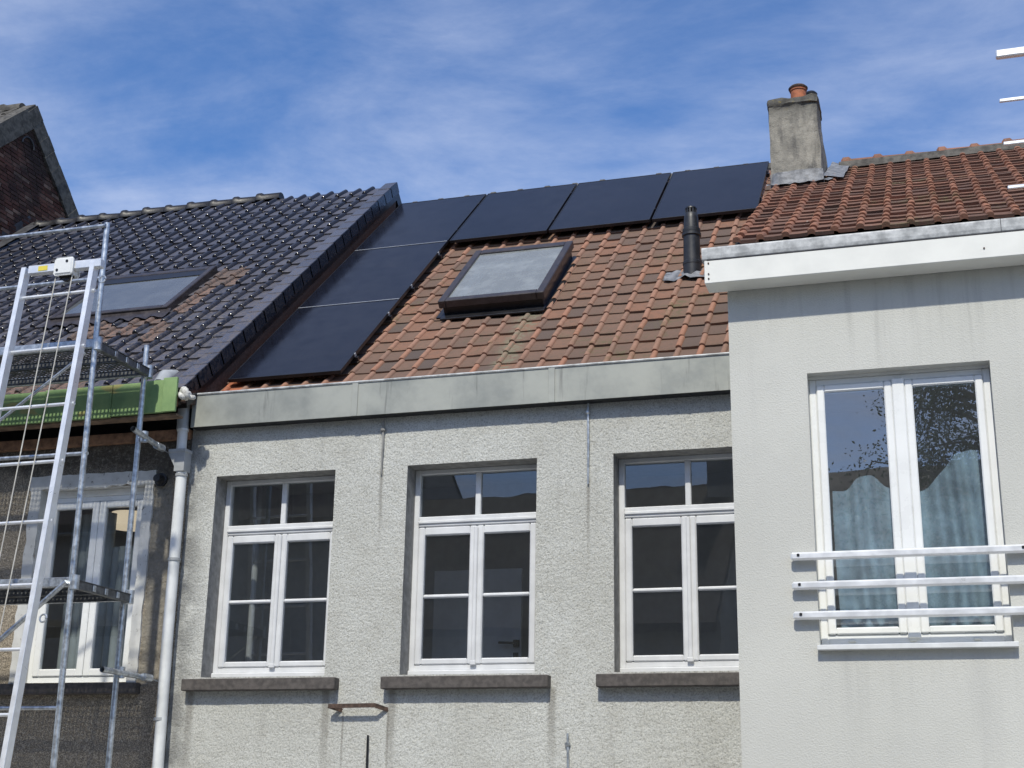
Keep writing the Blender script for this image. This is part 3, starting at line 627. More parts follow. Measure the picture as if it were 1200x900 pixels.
# ================================================================ left house
LL, LR = -11.7, -6.342
lef = thing('terraced_house', 'dark rough left house under repair with glossy black tiles and green eave boards', 'house', (-9, 0, GZ), 'terraced houses along the street')
lo = (-7.855, -6.775, 1.02, 2.76)
rough_wall('wall', 'dark_roughcast', lef, (-9.2, LR-.005, .1, 3.16), [lo], 0, .0085, .012, 48, 11)
MB().box(LL, .002, GZ, LR-.005, .25, .1).box(LL, .002, .1, -9.2, .25, 3.16).box(LL, 2.0, GZ, LR-.005, 8.9, 3.0).build('lower_wall', 'dark_roughcast', lef)
reveal(lef, *lo, -.002, .11, 'flaking_white')
def rag_band(mb, x0, x1, z0, z1, y0, y1, vert, n=26):
    a, b = (z0, z1) if vert else (x0, x1); vs = []
    for i in range(n+1):
        t_ = a+(b-a)*i/n; j1, j2 = random.gauss(0, .006), random.gauss(0, .004)
        for y in (y0, y1):
            vs += [(x0+j1, y, t_), (x1+j2, y, t_)] if vert else [(t_, y, z0+j1), (t_, y, z1+j2)]
    fs = []
    for i in range(n):
        k = i*4; fs += [(k, k+1, k+5, k+4), (k+2, k+3, k+7, k+6), (k, k+2, k+6, k+4), (k+1, k+3, k+7, k+5)]
    fs += [(0, 1, 3, 2), (n*4, n*4+1, n*4+3, n*4+2)]
    mb.add(vs, fs)
bd = MB(); rag_band(bd, -7.965, lo[0]+.002, 1.01, lo[3]+.0, -.022, .02, True); rag_band(bd, lo[1]-.002, -6.682, 1.01, lo[3]+.0, -.022, .02, True); rag_band(bd, -7.975, -6.672, lo[3]-.001, 2.885, -.025, .02, False)
bd.build('window_surround', 'flaking_white', lef)
wl = MB(); frame_ring(wl, lo[0], lo[1], lo[2], 2.70, .09, .15, .05, .05, .06, .05); wl.box(lo[0], .085, 2.7005, lo[1], .15, lo[3], bev=.004)
win = wl.build('window', 'white_plastic', lef)
for a, b in ((lo[0]+.052, -7.288), (-7.284, lo[1]-.052)):
    frame_ring(MB(), a, b, lo[2]+.062, 2.648, .075, .13, .068, .068, .065, .06, bev=.008).build('casement', 'white_plastic', win)
    pane(win, a+.067, b-.067, lo[2]+.126, 2.589, .105)
MB().box(-8.15, -.085, .915, -6.64, .06, 1.008, bev=.006).build('stone_sill', 'stone_sill', lef)
room(lef, -8.6, -6.42, .2, 3.0, .255, 1.9)
cu = MB()
for k in range(11): cu.tube([(-7.72+k*.088, .40+.03*(k % 2), .3), (-7.70+k*.088, .38+.03*(k % 2), 2.28 if k > 4 else 2.6)], .05, 8)
cu.build('curtain', 'curtain_grey', lef, 60)
ts = thing('glow_drum', 'glowing beige drum added behind the right pane of the left house window', 'glowing drum', (-7.28, .62, 2.52))
MB().lathe((-7.29, .60, 2.505), [(.19, 0), (.175, .135)], 24).build('drum_side', 'glow_beige', ts, 40); MB().tube([(-7.27, .6, 2.62), (-7.27, .6, 2.99)], .006, 6).build('cord', 'dark_metal', ts)
# vent stub in the plaster
MB().lathe((0, 0, 0), [(.055, 0), (.062, .03), (.045, .032), (.036, .06), (.034, .10)], 18).build('tmp', 'black_plastic')
vs_ = bpy.data.objects['tmp']; vs_.name = 'vent_stub'; vs_.data.materials[0] = M['black_plastic']; vs_.parent = lef; vs_.matrix_parent_inverse = Matrix.Translation(-Vector(LOC[lef])); vs_.matrix_basis = Matrix.Translation((-6.612, -.004, 2.79)) @ Matrix.Rotation(R(90), 4, 'X')
# eaves: boards, rafters, plate
yb = -.45
for a, b, z0, z1, dy, mt in ((-9.6, -8.55, 3.27, 3.565, 0, 'green_board'), (-8.545, -7.62, 3.275, 3.565, .004, 'green_board'), (-7.615, -6.925, 3.275, 3.572, -.003, 'green_board'), (-6.92, -6.60, 3.285, 3.575, .0, 'green_board'),
                             (-6.597, -6.40, 3.285, 3.582, -.010, 'green_board'), (-6.397, -6.262, 3.282, 3.592, -.030, 'green_board')):
    MB().box(a, yb+dy, z0, b, yb+dy+.028, z1, bev=.003).build('eave_board', mt, lef)
MB().box(-9.6, -.42, 3.262, -6.28, -.30, 3.28).build('soffit_batten', 'bare_wood', lef)
for k in range(9):
    x = -9.3+k*.36
    MB().prism([(-.42, 3.40), (-.42, 3.30), (.3, 3.74), (.3, 3.86)], x, x+.07).build('rafter', 'rafter_wood', lef)
MB().box(-9.6, -.06, 3.15, -6.36, .18, 3.24).build('wall_plate', 'rafter_wood', lef)
MB().box(-9.6, .10, 3.2405, -6.36, .14, 3.9).build('eave_closure', 'dark_metal', lef)
SL = R(41.4); lroof = Roof((-6.1, -.35, 3.50), SL)
yl = 4.31; zl = 3.50+(yl+.35)*math.tan(SL)
e = lroof.p(0, .04, -.03)
roofl = MB().prism([(e.y, e.z), (yl, zl-.04), (8.9, 3.6), (8.9, 3.5), (yl, zl-.22), (e.y+.02, e.z-.14)], LL, -6.262).build('roof', 'dark_metal', lef)
mats_b = ['black_tile', 'black_rib_shaded']
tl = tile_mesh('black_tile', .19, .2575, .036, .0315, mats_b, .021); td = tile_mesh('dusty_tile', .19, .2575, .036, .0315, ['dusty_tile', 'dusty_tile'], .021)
x0 = -6.405-28*.19; places = []; alt = {}
LSK = (-8.86, -7.45, 2.06, 3.30)         # x0,x1,s0,s1
for c in range(0, 28):
    for q in range(0, 24):
        x = x0+c*.19; s0 = q*.2575
        if LSK[0] < x+.05 and x+.14 < LSK[1] and LSK[2] < s0+.09 and s0+.18 < LSK[3]: continue
        seen = x > -9.9 or (q > 14)
        places.append((c, q, seen))
        if (LSK[1]-.02 < x < LSK[1]+.16 and LSK[2]-.1 < s0 < LSK[3]-.05) or (LSK[1]+.16 < x < LSK[1]+.30 and LSK[3]-.55 < s0 < LSK[3]-.1): alt[(c, q)] = td
        if LSK[2]-.95 < s0 < LSK[2]-.02 and -8.4 < x < -7.3 and random.random() < .38: alt[(c, q)] = td
        if q in (0, 1) and -8.6 < x < -7.4: alt[(c, q)] = td
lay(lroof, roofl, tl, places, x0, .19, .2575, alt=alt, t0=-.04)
# verge tiles along the right edge, each with a lap
for q in range(24):
    s0 = q*.2575; v_ = MB()
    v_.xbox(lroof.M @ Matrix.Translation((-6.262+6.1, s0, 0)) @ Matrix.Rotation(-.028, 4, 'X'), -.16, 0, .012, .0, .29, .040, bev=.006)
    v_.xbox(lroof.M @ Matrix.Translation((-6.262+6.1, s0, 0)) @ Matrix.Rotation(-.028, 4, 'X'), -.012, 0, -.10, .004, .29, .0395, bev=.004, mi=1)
    v_.build('verge_tile', ['black_tile', 'black_rib_shaded'], roofl)  # outer side painted in the darker shaded tone
MB().prism([(-.33, 3.40), (yl, zl-.12), (yl, zl-.62), (.25, 3.50)], -6.318, -6.272).build('verge_board', 'rust', lef)
cb = cap_mesh('black_ridge', .32, .085, 'black_ridge')
caps(roofl, cb, -11.6, -7.9, .337, yl, zl-.014)
# flat roof window of the left house
ls = MB()
for a, b, c, d in ((LSK[0], LSK[0]+.07, LSK[2], LSK[3]), (LSK[1]-.07, LSK[1], LSK[2], LSK[3]), (LSK[0]+.07, LSK[1]-.07, LSK[2], LSK[2]+.075), (LSK[0]+.07, LSK[1]-.07, LSK[3]-.09, LSK[3])): sbox(ls, a, b, c, d, .0, .094, lroof, .008)
lsk = ls.build('roof_window', 'skylight_brown', lef)
MB().add([lroof.p(*q) for q in ((LSK[0]+.065, LSK[2]+.07, .078), (LSK[1]-.065, LSK[2]+.07, .078), (LSK[1]-.065, LSK[3]-.085, .078), (LSK[0]+.065, LSK[3]-.085, .078))], [(0, 1, 2, 3)]).build('pane', 'roof_glass', lsk)
bl = MB(); sbox(bl, LSK[0]+.071, LSK[1]-.071, LSK[3]-.26, LSK[3]-.091, .0795, .086, lroof); bl.build('pane_top_strip', 'dark_metal', lsk)  # plain dark strip across the top of the pane
lv = MB(); v = [lroof.p(x, s_, h) for x in (LSK[0]+.09, LSK[1]-.09) for s_ in (LSK[2]+.10, LSK[3]-.12) for h in (-.4, .02)]
lv.add(v, [(0, 1, 3, 2), (4, 6, 7, 5), (0, 4, 5, 1), (2, 3, 7, 6), (0, 2, 6, 4)]).build('shaft_lining', 'room', lsk)
af = MB(); g = 40; vs = []
for i in range(g+1):
    X = LSK[0]-.04+(LSK[1]-LSK[0]+.08)*i/g; wv = .018*(1+math.cos(2*math.pi*(X-x0)/.19))
    vs += [lroof.p(X, LSK[2]+.01, .07), lroof.p(X, LSK[2]-.03, .052), lroof.p(X, LSK[2]-.16+.012*math.sin(i), .032+wv)]
af.add(vs, [(3*i+j, 3*i+3+j, 3*i+4+j, 3*i+1+j) for i in range(g) for j in range(2)]).build('flashing', 'skylight_brown', lsk, 60)
MB().tube([(-6.60, -.20, 3.62), (-6.60, -.12, 3.72), (-6.58, .0, 3.77), (-6.56, .08, 3.80)], [.07, .075, .06, .03], 12).build('lead_piece', 'grey_plastic', lef, 50)

# ================================================================ right house
PY = -1.5
rig = thing('terraced_house', 'projecting smooth grey right house with white fascia, railed french window and weathered red roof', 'house', (1.2, PY, GZ), 'terraced houses along the street')
RX = -1.302; ro = (-.779, .401, 1.055, 2.889)
wb = MB()
for a, b, c, d in cells((RX, 3.6, GZ, 3.56), [ro]): wb.add([(a, PY, c), (b, PY, c), (b, PY, d), (a, PY, d)], [(0, 1, 2, 3)])
SR = R(30.7); er = Vector((-.404, -1.75, 3.785)); rroof = Roof(er, SR); yr = 2.23; zrr = er.z+(yr+1.75)*math.tan(SR)
wb.add([(RX, PY, GZ), (RX, 5.5, GZ), (RX, 5.5, 4.2), (RX, yr, zrr-.1), (RX, PY, 3.80)], [(0, 1, 2, 3, 4)])
wb.add([(3.6, PY, GZ), (3.6, 5.5, GZ), (3.6, 5.5, 4.2), (3.6, yr, zrr-.1), (3.6, PY, 3.80)], [(0, 1, 2, 3, 4)])
wb.add([(RX, 5.5, GZ), (3.6, 5.5, GZ), (3.6, 5.5, 4.2), (RX, 5.5, 4.2)], [(0, 1, 2, 3)])
wb.build('wall', 'fine_render', rig)
rv = MB(); t_ = .03
reveal(rig, ro[0], ro[1], ro[2], ro[3], PY-.0015, PY+.11, 'fine_render')
wy = PY+.10; fr = MB(); frame_ring(fr, ro[0], ro[1], 1.062, ro[3]-.02, wy, wy+.07, .048, .048, .07, .045)
fr.box(ro[0], wy-.006, ro[3]-.0195, ro[1], wy+.06, ro[3]); win = fr.build('window', 'white_plastic', rig)
for a, b in ((ro[0]+.049, -.232), (-.150, ro[1]-.049)):
    frame_ring(MB(), a, b, 1.1335, ro[3]-.066, wy-.016, wy+.05, .052, .052, .045, .050, bev=.008).build('casement', 'white_plastic', win)
    pane(win, a+.05, b-.05, 1.176, ro[3]-.114, wy+.0, 'insulated_glass')
MB().box(-.2315, wy-.022, 1.10, -.1505, wy+.04, ro[3]-.05, bev=.007).build('mullion_cover', 'white_plastic', win)
for x in (-.58, -.20, .19): MB().box(x-.022, wy-.012, 1.083, x+.022, wy-.0005, 1.10, bev=.004).build('drain_cap', 'cream_panel', win)
MB().box(-.792, PY-.06, 1.022, .424, PY+.10, 1.054, bev=.003).build('window_sill', 'pale_plastic', rig)
room(rig, -1.25, 1.6, .2, 3.3, PY+.175, 1.0)
def drape(x0, x1, z0, y, n, amp, taper, top):
    vs = []; rows = 18; g = n*9; ph = [random.uniform(0, 6.28) for _ in range(4)]
    for j in range(rows+1):
        tz = j/rows
        for i in range(g+1):
            a = i/g; w_ = x0+(x1-x0)*a*(1-taper*tz**2)+.012*math.sin(5*tz+ph[0]); zz = z0+(top(a)-z0)*tz
            fold = math.cos(2*math.pi*n*(a+.05*math.sin(6*a+ph[1]))+.9*tz)*(.55+.45*math.sin(4.1*a+ph[2]))
            vs.append((w_, y-amp*fold-.014*math.sin(7*a+3*tz+ph[3]), zz))
    return MB().add(vs, [(j*(g+1)+i, j*(g+1)+i+1, (j+1)*(g+1)+i+1, (j+1)*(g+1)+i) for j in range(rows) for i in range(g)])
drape(-.66, -.10, .3, PY+.30, 3, .045, .10, lambda a: 2.12+.12*math.exp(-((a-.45)/.2)**2)+.2*max(0, a-.72)).build('curtain', 'curtain_blue', rig, 80)
drape(-.12, .36, .3, PY+.33, 3, .05, .12, lambda a: 2.10+.28/(1+math.exp(-(a-.42)*9))-.10*max(0, a-.8)).build('curtain', 'curtain_blue', rig, 80)
for z in (1.628, 1.436, 1.243):
    rb = MB().box(-.935, PY-.068, z-.026, 1.35, PY-.024, z+.026, bev=.012).build('window_rail', 'aluminium', rig)
    for x in (-.885, .50, 1.30): MB().xbox(Matrix.Translation((x, PY-.069, z+.006)) @ Matrix.Rotation(R(90), 4, 'X'), -.009, -.009, -.001, .009, .009, .006, bev=.003).tube([(x, PY-.04, z), (x, PY+.01, z)], .012, 8).build('rail_bolt', 'dark_metal', rb)
# boxed white eave and its zinc gutter
MB().box(-1.43, PY-.20, 3.531, 3.6, PY-.005, 3.700, bev=.004).build('fascia', 'cream_panel', rig)
for x, z in ((-1.40, 3.565), (-1.40, 3.60), (-1.40, 3.68), (.42, 3.60)): MB().tube([(x, PY-.206, z), (x, PY-.199, z)], .006, 8).build('fascia_screw', 'rust', rig)
for a, b in ((-1.445, .535), (.5385, 3.6)):
    MB().prism([(PY-.196, 3.702), (PY-.203, 3.712), (PY-.207, 3.735), (PY-.209, 3.785), (PY-.202, 3.797), (PY-.10, 3.797), (PY-.10, 3.702)], a, b).build('gutter', 'bright_zinc_edge', rig)
MB().box(-1.41, PY-.2005, 3.7005, 3.6, PY-.1965, 3.711).build('gutter_gap', 'dark_metal', rig)
e = rroof.p(0, .11, -.03)
roofr = MB().prism([(e.y, e.z), (yr, zrr-.05), (5.5, 4.3), (5.5, 4.2), (yr, zrr-.2), (e.y, e.z-.06)], -1.215, 3.6).build('roof', 'slate_grey', rig)
tr_ = tile_mesh('red_tile', .167, .205, .029, .027, ['red_pan', 'red_rib'], .0145)
x0 = -1.196; places = []
for c in range(0, 28):
    for q in range(0, 22):
        x = x0+c*.167
        places.append((c, q, x < .98 and not (x < -.72 and q*.205 > 3.95)))
lay(rroof, roofr, tr_, places, x0, .167, .205, jit=.0035, t0=.072)
cr = cap_mesh('red_ridge', .29, .064, 'red_rib', 1.38)
caps(roofr, cr, -.66, 3.4, .302, yr, zrr+.02)
MB().prism([(yr-.13, zrr-.055), (yr-.09, zrr+.035), (yr, zrr+.06), (yr+.1, zrr-.0)], -.68, 3.5).build('ridge_mortar', 'mortar', roofr)
# chimney stack, battered and cement rendered
def lump(mb, base, top, z0, z1, n=9, amp=.01, mi=0):
    """tapered block with an uneven hand-rendered skin; base/top = x0,y0,x1,y1"""
    vs = []; fs = []; per = 24
    def ring(q, z, a):
        out_ = []
        for k in range(per):
            s_ = k*4/per; i = int(s_); f_ = s_-i; X0, Y0, X1, Y1 = q
            cs_ = [(X0, Y0), (X1, Y0), (X1, Y1), (X0, Y1)]; A, B = cs_[i], cs_[(i+1) % 4]
            rr_ = .12 if f_ == 0 else 0
            x_, y_ = A[0]+(B[0]-A[0])*f_, A[1]+(B[1]-A[1])*f_; cx_, cy_ = (X0+X1)/2, (Y0+Y1)/2
            x_ += (cx_-x_)*rr_*.35; y_ += (cy_-y_)*rr_*.35
            out_.append((x_+random.gauss(0, a*.5), y_+random.gauss(0, a), z+random.gauss(0, a*.6)))
        return out_
    for j in range(n+1):
        t_ = j/n; q = [base[i]+(top[i]-base[i])*t_ for i in range(4)]; vs += ring(q, z0+(z1-z0)*t_, amp)
    for j in range(n): fs += [(j*per+k, j*per+(k+1) % per, (j+1)*per+(k+1) % per, (j+1)*per+k) for k in range(per)]
    fs.append(tuple(n*per+k for k in range(per)))
    return mb.add(vs, fs, mi)
yc = 1.19
def skin(mb, rings, per=28, amp=.006):
    vs = []; fs = []
    for (X0, Y0, X1, Y1, z) in rings:
        for k in range(per):
            q = k*4/per; i = int(q); f_ = q-i; cs_ = [(X0, Y0), (X1, Y0), (X1, Y1), (X0, Y1)]; A, B = cs_[i], cs_[(i+1) % 4]
            x_, y_ = A[0]+(B[0]-A[0])*f_, A[1]+(B[1]-A[1])*f_
            if f_ == 0: x_ += ((X0+X1)/2-x_)*.04; y_ += ((Y0+Y1)/2-y_)*.03
            vs.append((x_+random.gauss(0, amp*.6), y_+random.gauss(0, amp), z+random.gauss(0, amp*.7)))
    for j in range(len(rings)-1): fs += [(j*per+k, j*per+(k+1) % per, (j+1)*per+(k+1) % per, (j+1)*per+k) for k in range(per)]
    fs.append(tuple((len(rings)-1)*per+k for k in range(per)))
    return mb.add(vs, fs)
rings = []
for z, dep in ((5.30, 1.45), (5.55, 1.45), (5.75, 1.42), (5.92, 1.36), (6.02, 1.26), (6.10, 1.08), (6.16, .80), (6.20, .52), (6.26, .45), (6.33, .44), (6.385, .43), (6.39, .45), (6.425, .455), (6.45, .45), (6.462, .42)):
    g_ = (z-5.30)/1.16; ov = .010 if 6.388 < z < 6.452 else 0
    rings.append((-1.262+.010*g_-ov, yc+.030*g_-ov, -.768-.028*g_+ov, yc+dep+ov, z))
chm = skin(MB(), rings)
chim = chm.build('chimney', 'chimney_cement', rig, 55)
lump(MB(), (-1.270, yc-.014, -.760, yc+1.48), (-1.264, yc-.004, -.766, yc+1.46), 5.30, 5.69, 4, .004).build('flashing', 'lead', chim, 60)
fa = MB(); g = 14; vs = []
for j in range(4):
    for i in range(g+1):
        X = -1.285+.60*i/g; S_ = (yc+1.75)/math.cos(SR)-.07+.035*j+.012*math.sin(i*1.7); q = rroof.p(X, S_, .040+.007*math.sin(i*2.3+j)); vs.append(q)
fa.add(vs, [(j*(g+1)+i, j*(g+1)+i+1, (j+1)*(g+1)+i+1, (j+1)*(g+1)+i) for j in range(3) for i in range(g)])
vs = []
for j in range(9):
    for i in range(5):
        vs.append(rroof.p(-.78+.045*i+.03*(j/8), 3.50+.16*j, .034+.007*math.sin(j*1.9+i)+(.03*(1-i/4)**2)))
fa.add(vs, [(j*5+i, j*5+i+1, (j+1)*5+i+1, (j+1)*5+i) for j in range(8) for i in range(4)]).build('lead_apron', 'lead', chim, 60)
po = MB().lathe((-.978, yc+.20, 6.43), [(.075, 0), (.072, .165), (.080, .17), (.080, .195), (.06, .20)], 20).build('chimney_pot', 'terracotta', chim, 35)
MB().lathe((-.978, yc+.20, 6.62), [(.088, 0), (.092, .012), (.075, .03), (.03, .036)], 20).build('pot_cap', 'rust', po, 35)
po = MB().lathe((-.885, yc+.50, 6.38), [(.05, 0), (.05, .33)], 16).build('chimney_pot', 'slate_grey', chim, 35)
MB().lathe((-.885, yc+.50, 6.70), [(.062, 0), (.066, .015), (.05, .035), (.01, .045)], 16).build('pot_cap', 'dark_metal', po, 35)
# railing of the roof terrace at the right edge
ry = -1.72
tr = MB().box(.605, ry-.025, 4.965, 3.5, ry+.025, 5.022, bev=.008).build('terrace_rail', 'aluminium', rig)
for z in (4.645, 4.325, 4.005): MB().box(.60, ry-.011, z-.012, 3.5, ry+.011, z+.012, bev=.004).build('terrace_bar', 'aluminium', tr)
for x in (1.5, 2.5, 3.45): MB().box(x-.02, ry+.026, 3.80, x+.02, ry+.065, 5.0).build('terrace_post', 'aluminium', tr)

# ================================================================ taller brick house beyond the left one
far = thing('brick_house', 'tall sooty brick house whose steep gable rises behind the black tiled roof', 'house', (-14, 0, GZ), 'terraced houses along the street')
GX = -11.72; ga = (4.07, 9.36); ge = .93
fy0, fz0 = -.35, ga[1]-(ga[0]+.35)*.96; by1, bz1 = 9.0, ga[1]-(9-ga[0])*ge
MB().prism([(.0, GZ), (9.0, GZ), (by1, bz1-.12), (ga[0], ga[1]-.12), (0, fz0+.22)], -17, GX+.0).build('wall', 'mortar', far)
bk = MB(); row = 0; z = 6.3
while z < 9.2:
    ya = max(1.2, ga[0]-(ga[1]-.32-z)/.96); yb_ = min(7.6, ga[0]+(ga[1]-.32-z)/ge); y = ya-(.09 if row % 2 else 0)
    while y < yb_:
        a, b = max(y, ya), min(y+.165, yb_)
        if b-a > .04:
            d = random.uniform(.006, .016); bk.box(GX-.05, a, z, GX+d, b, z+.046, bev=0)
        y += .178
    z += .058; row += 1
o = bk.build('brickwork', 'dark_brick', far); o['kind'] = 'stuff'
rf = MB(); q = [(fy0, fz0), (ga[0], ga[1]), (by1, bz1), (by1, bz1-.13), (ga[0], ga[1]-.14), (fy0, fz0-.13)]
rf.prism(q, -17, GX-.05); roofF = rf.build('roof', 'mortar', far)
vg = MB(); k = 0
def vb(p, q_, w0, w1):
    (y0_, z0_), (y1_, z1_) = p, q_; d = Vector((0, y1_-y0_, z1_-z0_)); L_ = d.length; ang = math.atan2(z1_-z0_, y1_-y0_); n_ = int(L_/.22)
    for i in range(n_):
        vg.xbox(Matrix.Translation((0, y0_, z0_)) @ Matrix.Rotation(ang, 4, 'X') @ Matrix.Translation((0, i*L_/n_, random.gauss(0, .006))), GX-.16, 0, w0, GX+.045+random.gauss(0, .003), L_/n_+.004, w1, bev=.004)
vb((fy0, fz0), (ga[0], ga[1]), -.26, .03); vb((ga[0], ga[1]), (by1, bz1), -.24, .03)
vg.build('verge_mortar', 'mortar', far)
ftl = tile_mesh('grey_tile', .22, .30, .03, .04, ['mortar', 'mortar'], .03); froof = Roof((GX-.2, fy0, fz0+.005), math.atan(.96))
lay(froof, roofF, ftl, [(-c, q_, c < 7 and q_ > 12) for c in range(0, 22) for q_ in range(0, 20)], GX-.22, .22, .30, limit=60)
caps(roofF, cap_mesh('grey_ridge', .34, .10, 'mortar'), -16.8, GX-.3, .35, ga[0], ga[1]-.035)
an = MB().tube([(GX+.03, 4.02+.13*math.cos(a), 8.72+.13*math.sin(a)) for a in np.linspace(0, math.pi, 9)], .012, 6).build('wall_anchor', 'slate_grey', far)
fm = MB(); g = 20; vs = []
for i in range(g+1):
    s_ = 6.3*i/g; a = lroof.p(GX+.01, s_, .16); b = lroof.p(GX+.01, s_, .06); c_ = lroof.p(GX+.22, s_, .062); vs += [a, b, c_]
fm.add(vs, [(3*i+j, 3*i+3+j, 3*i+4+j, 3*i+1+j) for i in range(g) for j in range(2)]).build('step_flashing', 'slate_grey', lef, 30)

# ================================================================ scaffold
sx, yo, yi = -6.50, -1.39, -.60
scf = thing('scaffold', 'galvanised scaffold tower with steel decks in front of the dark left house', 'scaffold', (-7.6, -1.0, GZ))
def post(x, y, z1, dx=0): 
    MB().tube([(x, y, GZ), (x+dx, y, z1)], .0242, 14).build('post', 'galvanised', scf, 40); MB().box(x-.075, y-.075, GZ, x+.075, y+.075, GZ+.01).build('base_plate', 'galvanised', scf)
post(-6.42, yo, 4.69, -.09); post(-6.475, yi, 3.86, -.045); post(-8.95, yo, 4.69); post(-8.95, yi, 3.86)
for z in (4.655, 4.18): MB().tube([(-6.50, yo-.03, z), (-8.98, yo-.03, z)], .0165, 10).build('guard_rail', 'galvanised', scf, 40)
for z in (2.69, .70): MB().tube([(-6.46, yo, z), (-8.98, yo, z)], .0165, 10).build('ledger', 'galvanised', scf, 40)
for zt in (3.62, 1.66):
    X = -6.475 if zt > 3 else -6.45
    MB().box(X-.02, yo+.02, zt-.055, X+.02, yi-.02, zt+.01, bev=.004).box(X-.026, yo+.02, zt+.0105, X+.026, yi-.02, zt+.016).build('transom', 'steel_deck', scf)
    MB().box(-8.93, yo+.02, zt-.055, -8.89, yi-.02, zt+.01).build('transom', 'steel_deck', scf)
    for y0_, y1_ in ((yo+.03, (yo+yi)/2-.01), ((yo+yi)/2+.01, yi-.03)):
        d = MB().box(-8.88, y0_, zt-.04, X-.03, y0_+.012, zt+.02).box(-8.88, y1_-.012, zt-.04, X-.03, y1_, zt+.02)
        dd = d.build('deck', 'steel_deck', scf)
        xa, xb = -8.88, X-.03; nx_, ny_ = 62, 8; px_, py_ = (xb-xa)/nx_, (y1_-y0_-.024)/ny_; hs_ = .0105 if zt > 3 else .006; V_ = []; F_ = []
        for i in range(nx_):
            for k in range(ny_):
                a0, b0 = xa+i*px_, y0_+.012+k*py_; ca, cb_ = a0+px_/2, b0+py_/2; zz = zt+.012; q = len(V_)
                hole = True
                V_ += [(a0, b0, zz), (a0+px_, b0, zz), (a0+px_, b0+py_, zz), (a0, b0+py_, zz)]
                if hole:
                    V_ += [(ca-hs_, cb_-hs_, zz), (ca+hs_, cb_-hs_, zz), (ca+hs_, cb_+hs_, zz), (ca-hs_, cb_+hs_, zz)]
                    F_ += [(q+m_, q+(m_+1) % 4, q+4+(m_+1) % 4, q+4+m_) for m_ in range(4)]
                else: F_.append((q, q+1, q+2, q+3))
        MB().add(V_, F_).build('deck_sheet', 'steel_deck', dd)
    MB().box(-8.9, yo-.022, zt-.04, X-.03, yo+.018, zt+.035, bev=.006).build('deck_beam', 'galvanised', scf)
    MB().box(-8.9, yi-.012, zt-.04, X-.03, yi+.018, zt+.035, bev=.006).build('deck_beam', 'galvanised', scf)  # inner beam added to throw shadow on the green eave boards
    for x in (X+.0, -8.91):
        for y in (yo, yi): MB().tube([(x, y, zt-.06), (x, y, zt+.05)], .036, 12).box(x-.040, y-.012, zt-.03, x+.015, y+.040, zt+.0).build('coupler', 'galvanised', scf, 40)
    for k in range(3): MB().box(X+.018, yo+.22+k*.17, zt-.045, X+.028, yo+.26+k*.17, zt+.005, bev=.003).build('deck_hook', 'galvanised', scf)
MB().tube([(-6.56, yo-.035, 3.53), (-7.40, yo-.035, 2.94)], .0135, 10).build('brace', 'galvanised', scf, 40)
MB().tube([(-6.50, yo-.035, 1.655), (-8.0, yo-.035, .45)], .0195, 10).build('brace', 'galvanised', scf, 40)
for x, z in ((-6.44, 3.03), (-6.445, 1.04)):
    tb = MB(); A = Vector((x+.03 if z > 2 else x-.03, -.86, z)); B = Vector((x-.06 if z > 2 else x+.03, -.22, z-.015))
    tb.tube([A, B], .024, 14, False).tube([A, B], .020, 14, False); tb.tube([B, B+Vector((.02, .2, -.03))], .005, 6).tube([B+Vector((.02, -.15, .0)), B+Vector((.02, -.04, .0))], .032, 12)
    tb.build('wall_tie', 'galvanised', scf, 40); MB().tube([(x-.02, yi, z-.045), (x-.02, yi, z+.045)], .033, 12).build('coupler', 'galvanised', scf, 40)

# ================================================================ goods lift ladder
lad = thing('lift_ladder', 'silver aluminium ladder hoist with white pulley head leaning before the scaffold', 'ladder', (-6.6, -2.66, GZ))
def lp(x, z, o_=0):
    t_ = (4.2-z)/(4.2-.3); return Vector((x, -1.8-.45*t_+o_, z))
for a, b in ((-6.945, -6.925), (-6.300, -6.215)):
    A0, A1 = lp(a, 4.16), lp(b, GZ+.02); mb = MB(); ax = (A0-A1); L_ = ax.length; ax.normalize(); zx = ax; xx = Vector((1, 0, 0)); xx = (xx-zx*xx.dot(zx)).normalized(); yy = zx.cross(xx)
    Mx = Matrix((xx, yy, zx)).transposed().to_4x4(); Mx.translation = A1
    mb.xbox(Mx, -.021, -.030, 0, .021, -.024, L_, bev=.002); mb.xbox(Mx, -.021, -.0235, 0, -.016, .036, L_); mb.xbox(Mx, .016, -.0235, 0, .021, .036, L_); mb.xbox(Mx, -.021, .0365, 0, .021, .041, L_)
    mb.build('ladder_rail', 'aluminium', lad)
zs = [3.90, 3.42, 2.935, 2.47, 2.0, 1.52, 1.05, .59]
while zs[-1] > GZ+.6: zs.append(zs[-1]-.475)
for z in zs: MB().tube([lp(-6.93, z, .02), lp(-6.26+.02*(4-z)/4, z+.005, .02)], .0135, 10).build('rung', 'aluminium', lad, 40)
h0 = lp(-6.93, 4.165); MB().box(-6.90, -1.835, 4.10, -6.225, -1.77, 4.17, bev=.005).build('head_beam', 'aluminium', lad)
MB().box(-6.640, -1.86, 4.05, -6.465, -1.835, 4.205, bev=.018).box(-6.640, -1.765, 4.05, -6.465, -1.74, 4.205, bev=.018).box(-6.63, -1.834, 4.06, -6.475, -1.77, 4.097).build('pulley_housing', 'white_plastic', lad)
MB().lathe((0, 0, 0), [(.07, -.016), (.06, 0), (.07, .016)], 20).build('pulley_wheel', 'dark_metal', lad, 30).matrix_basis = Matrix.Translation((-6.55, -1.80, 4.085)) @ Matrix.Rotation(R(90), 4, 'X')
for x, z in ((-6.605, 4.095), (-6.52, 4.165)): MB().tube([(x, -1.864, z), (x, -1.859, z)], .012, 8).build('pulley_bolt', 'dark_metal', lad)
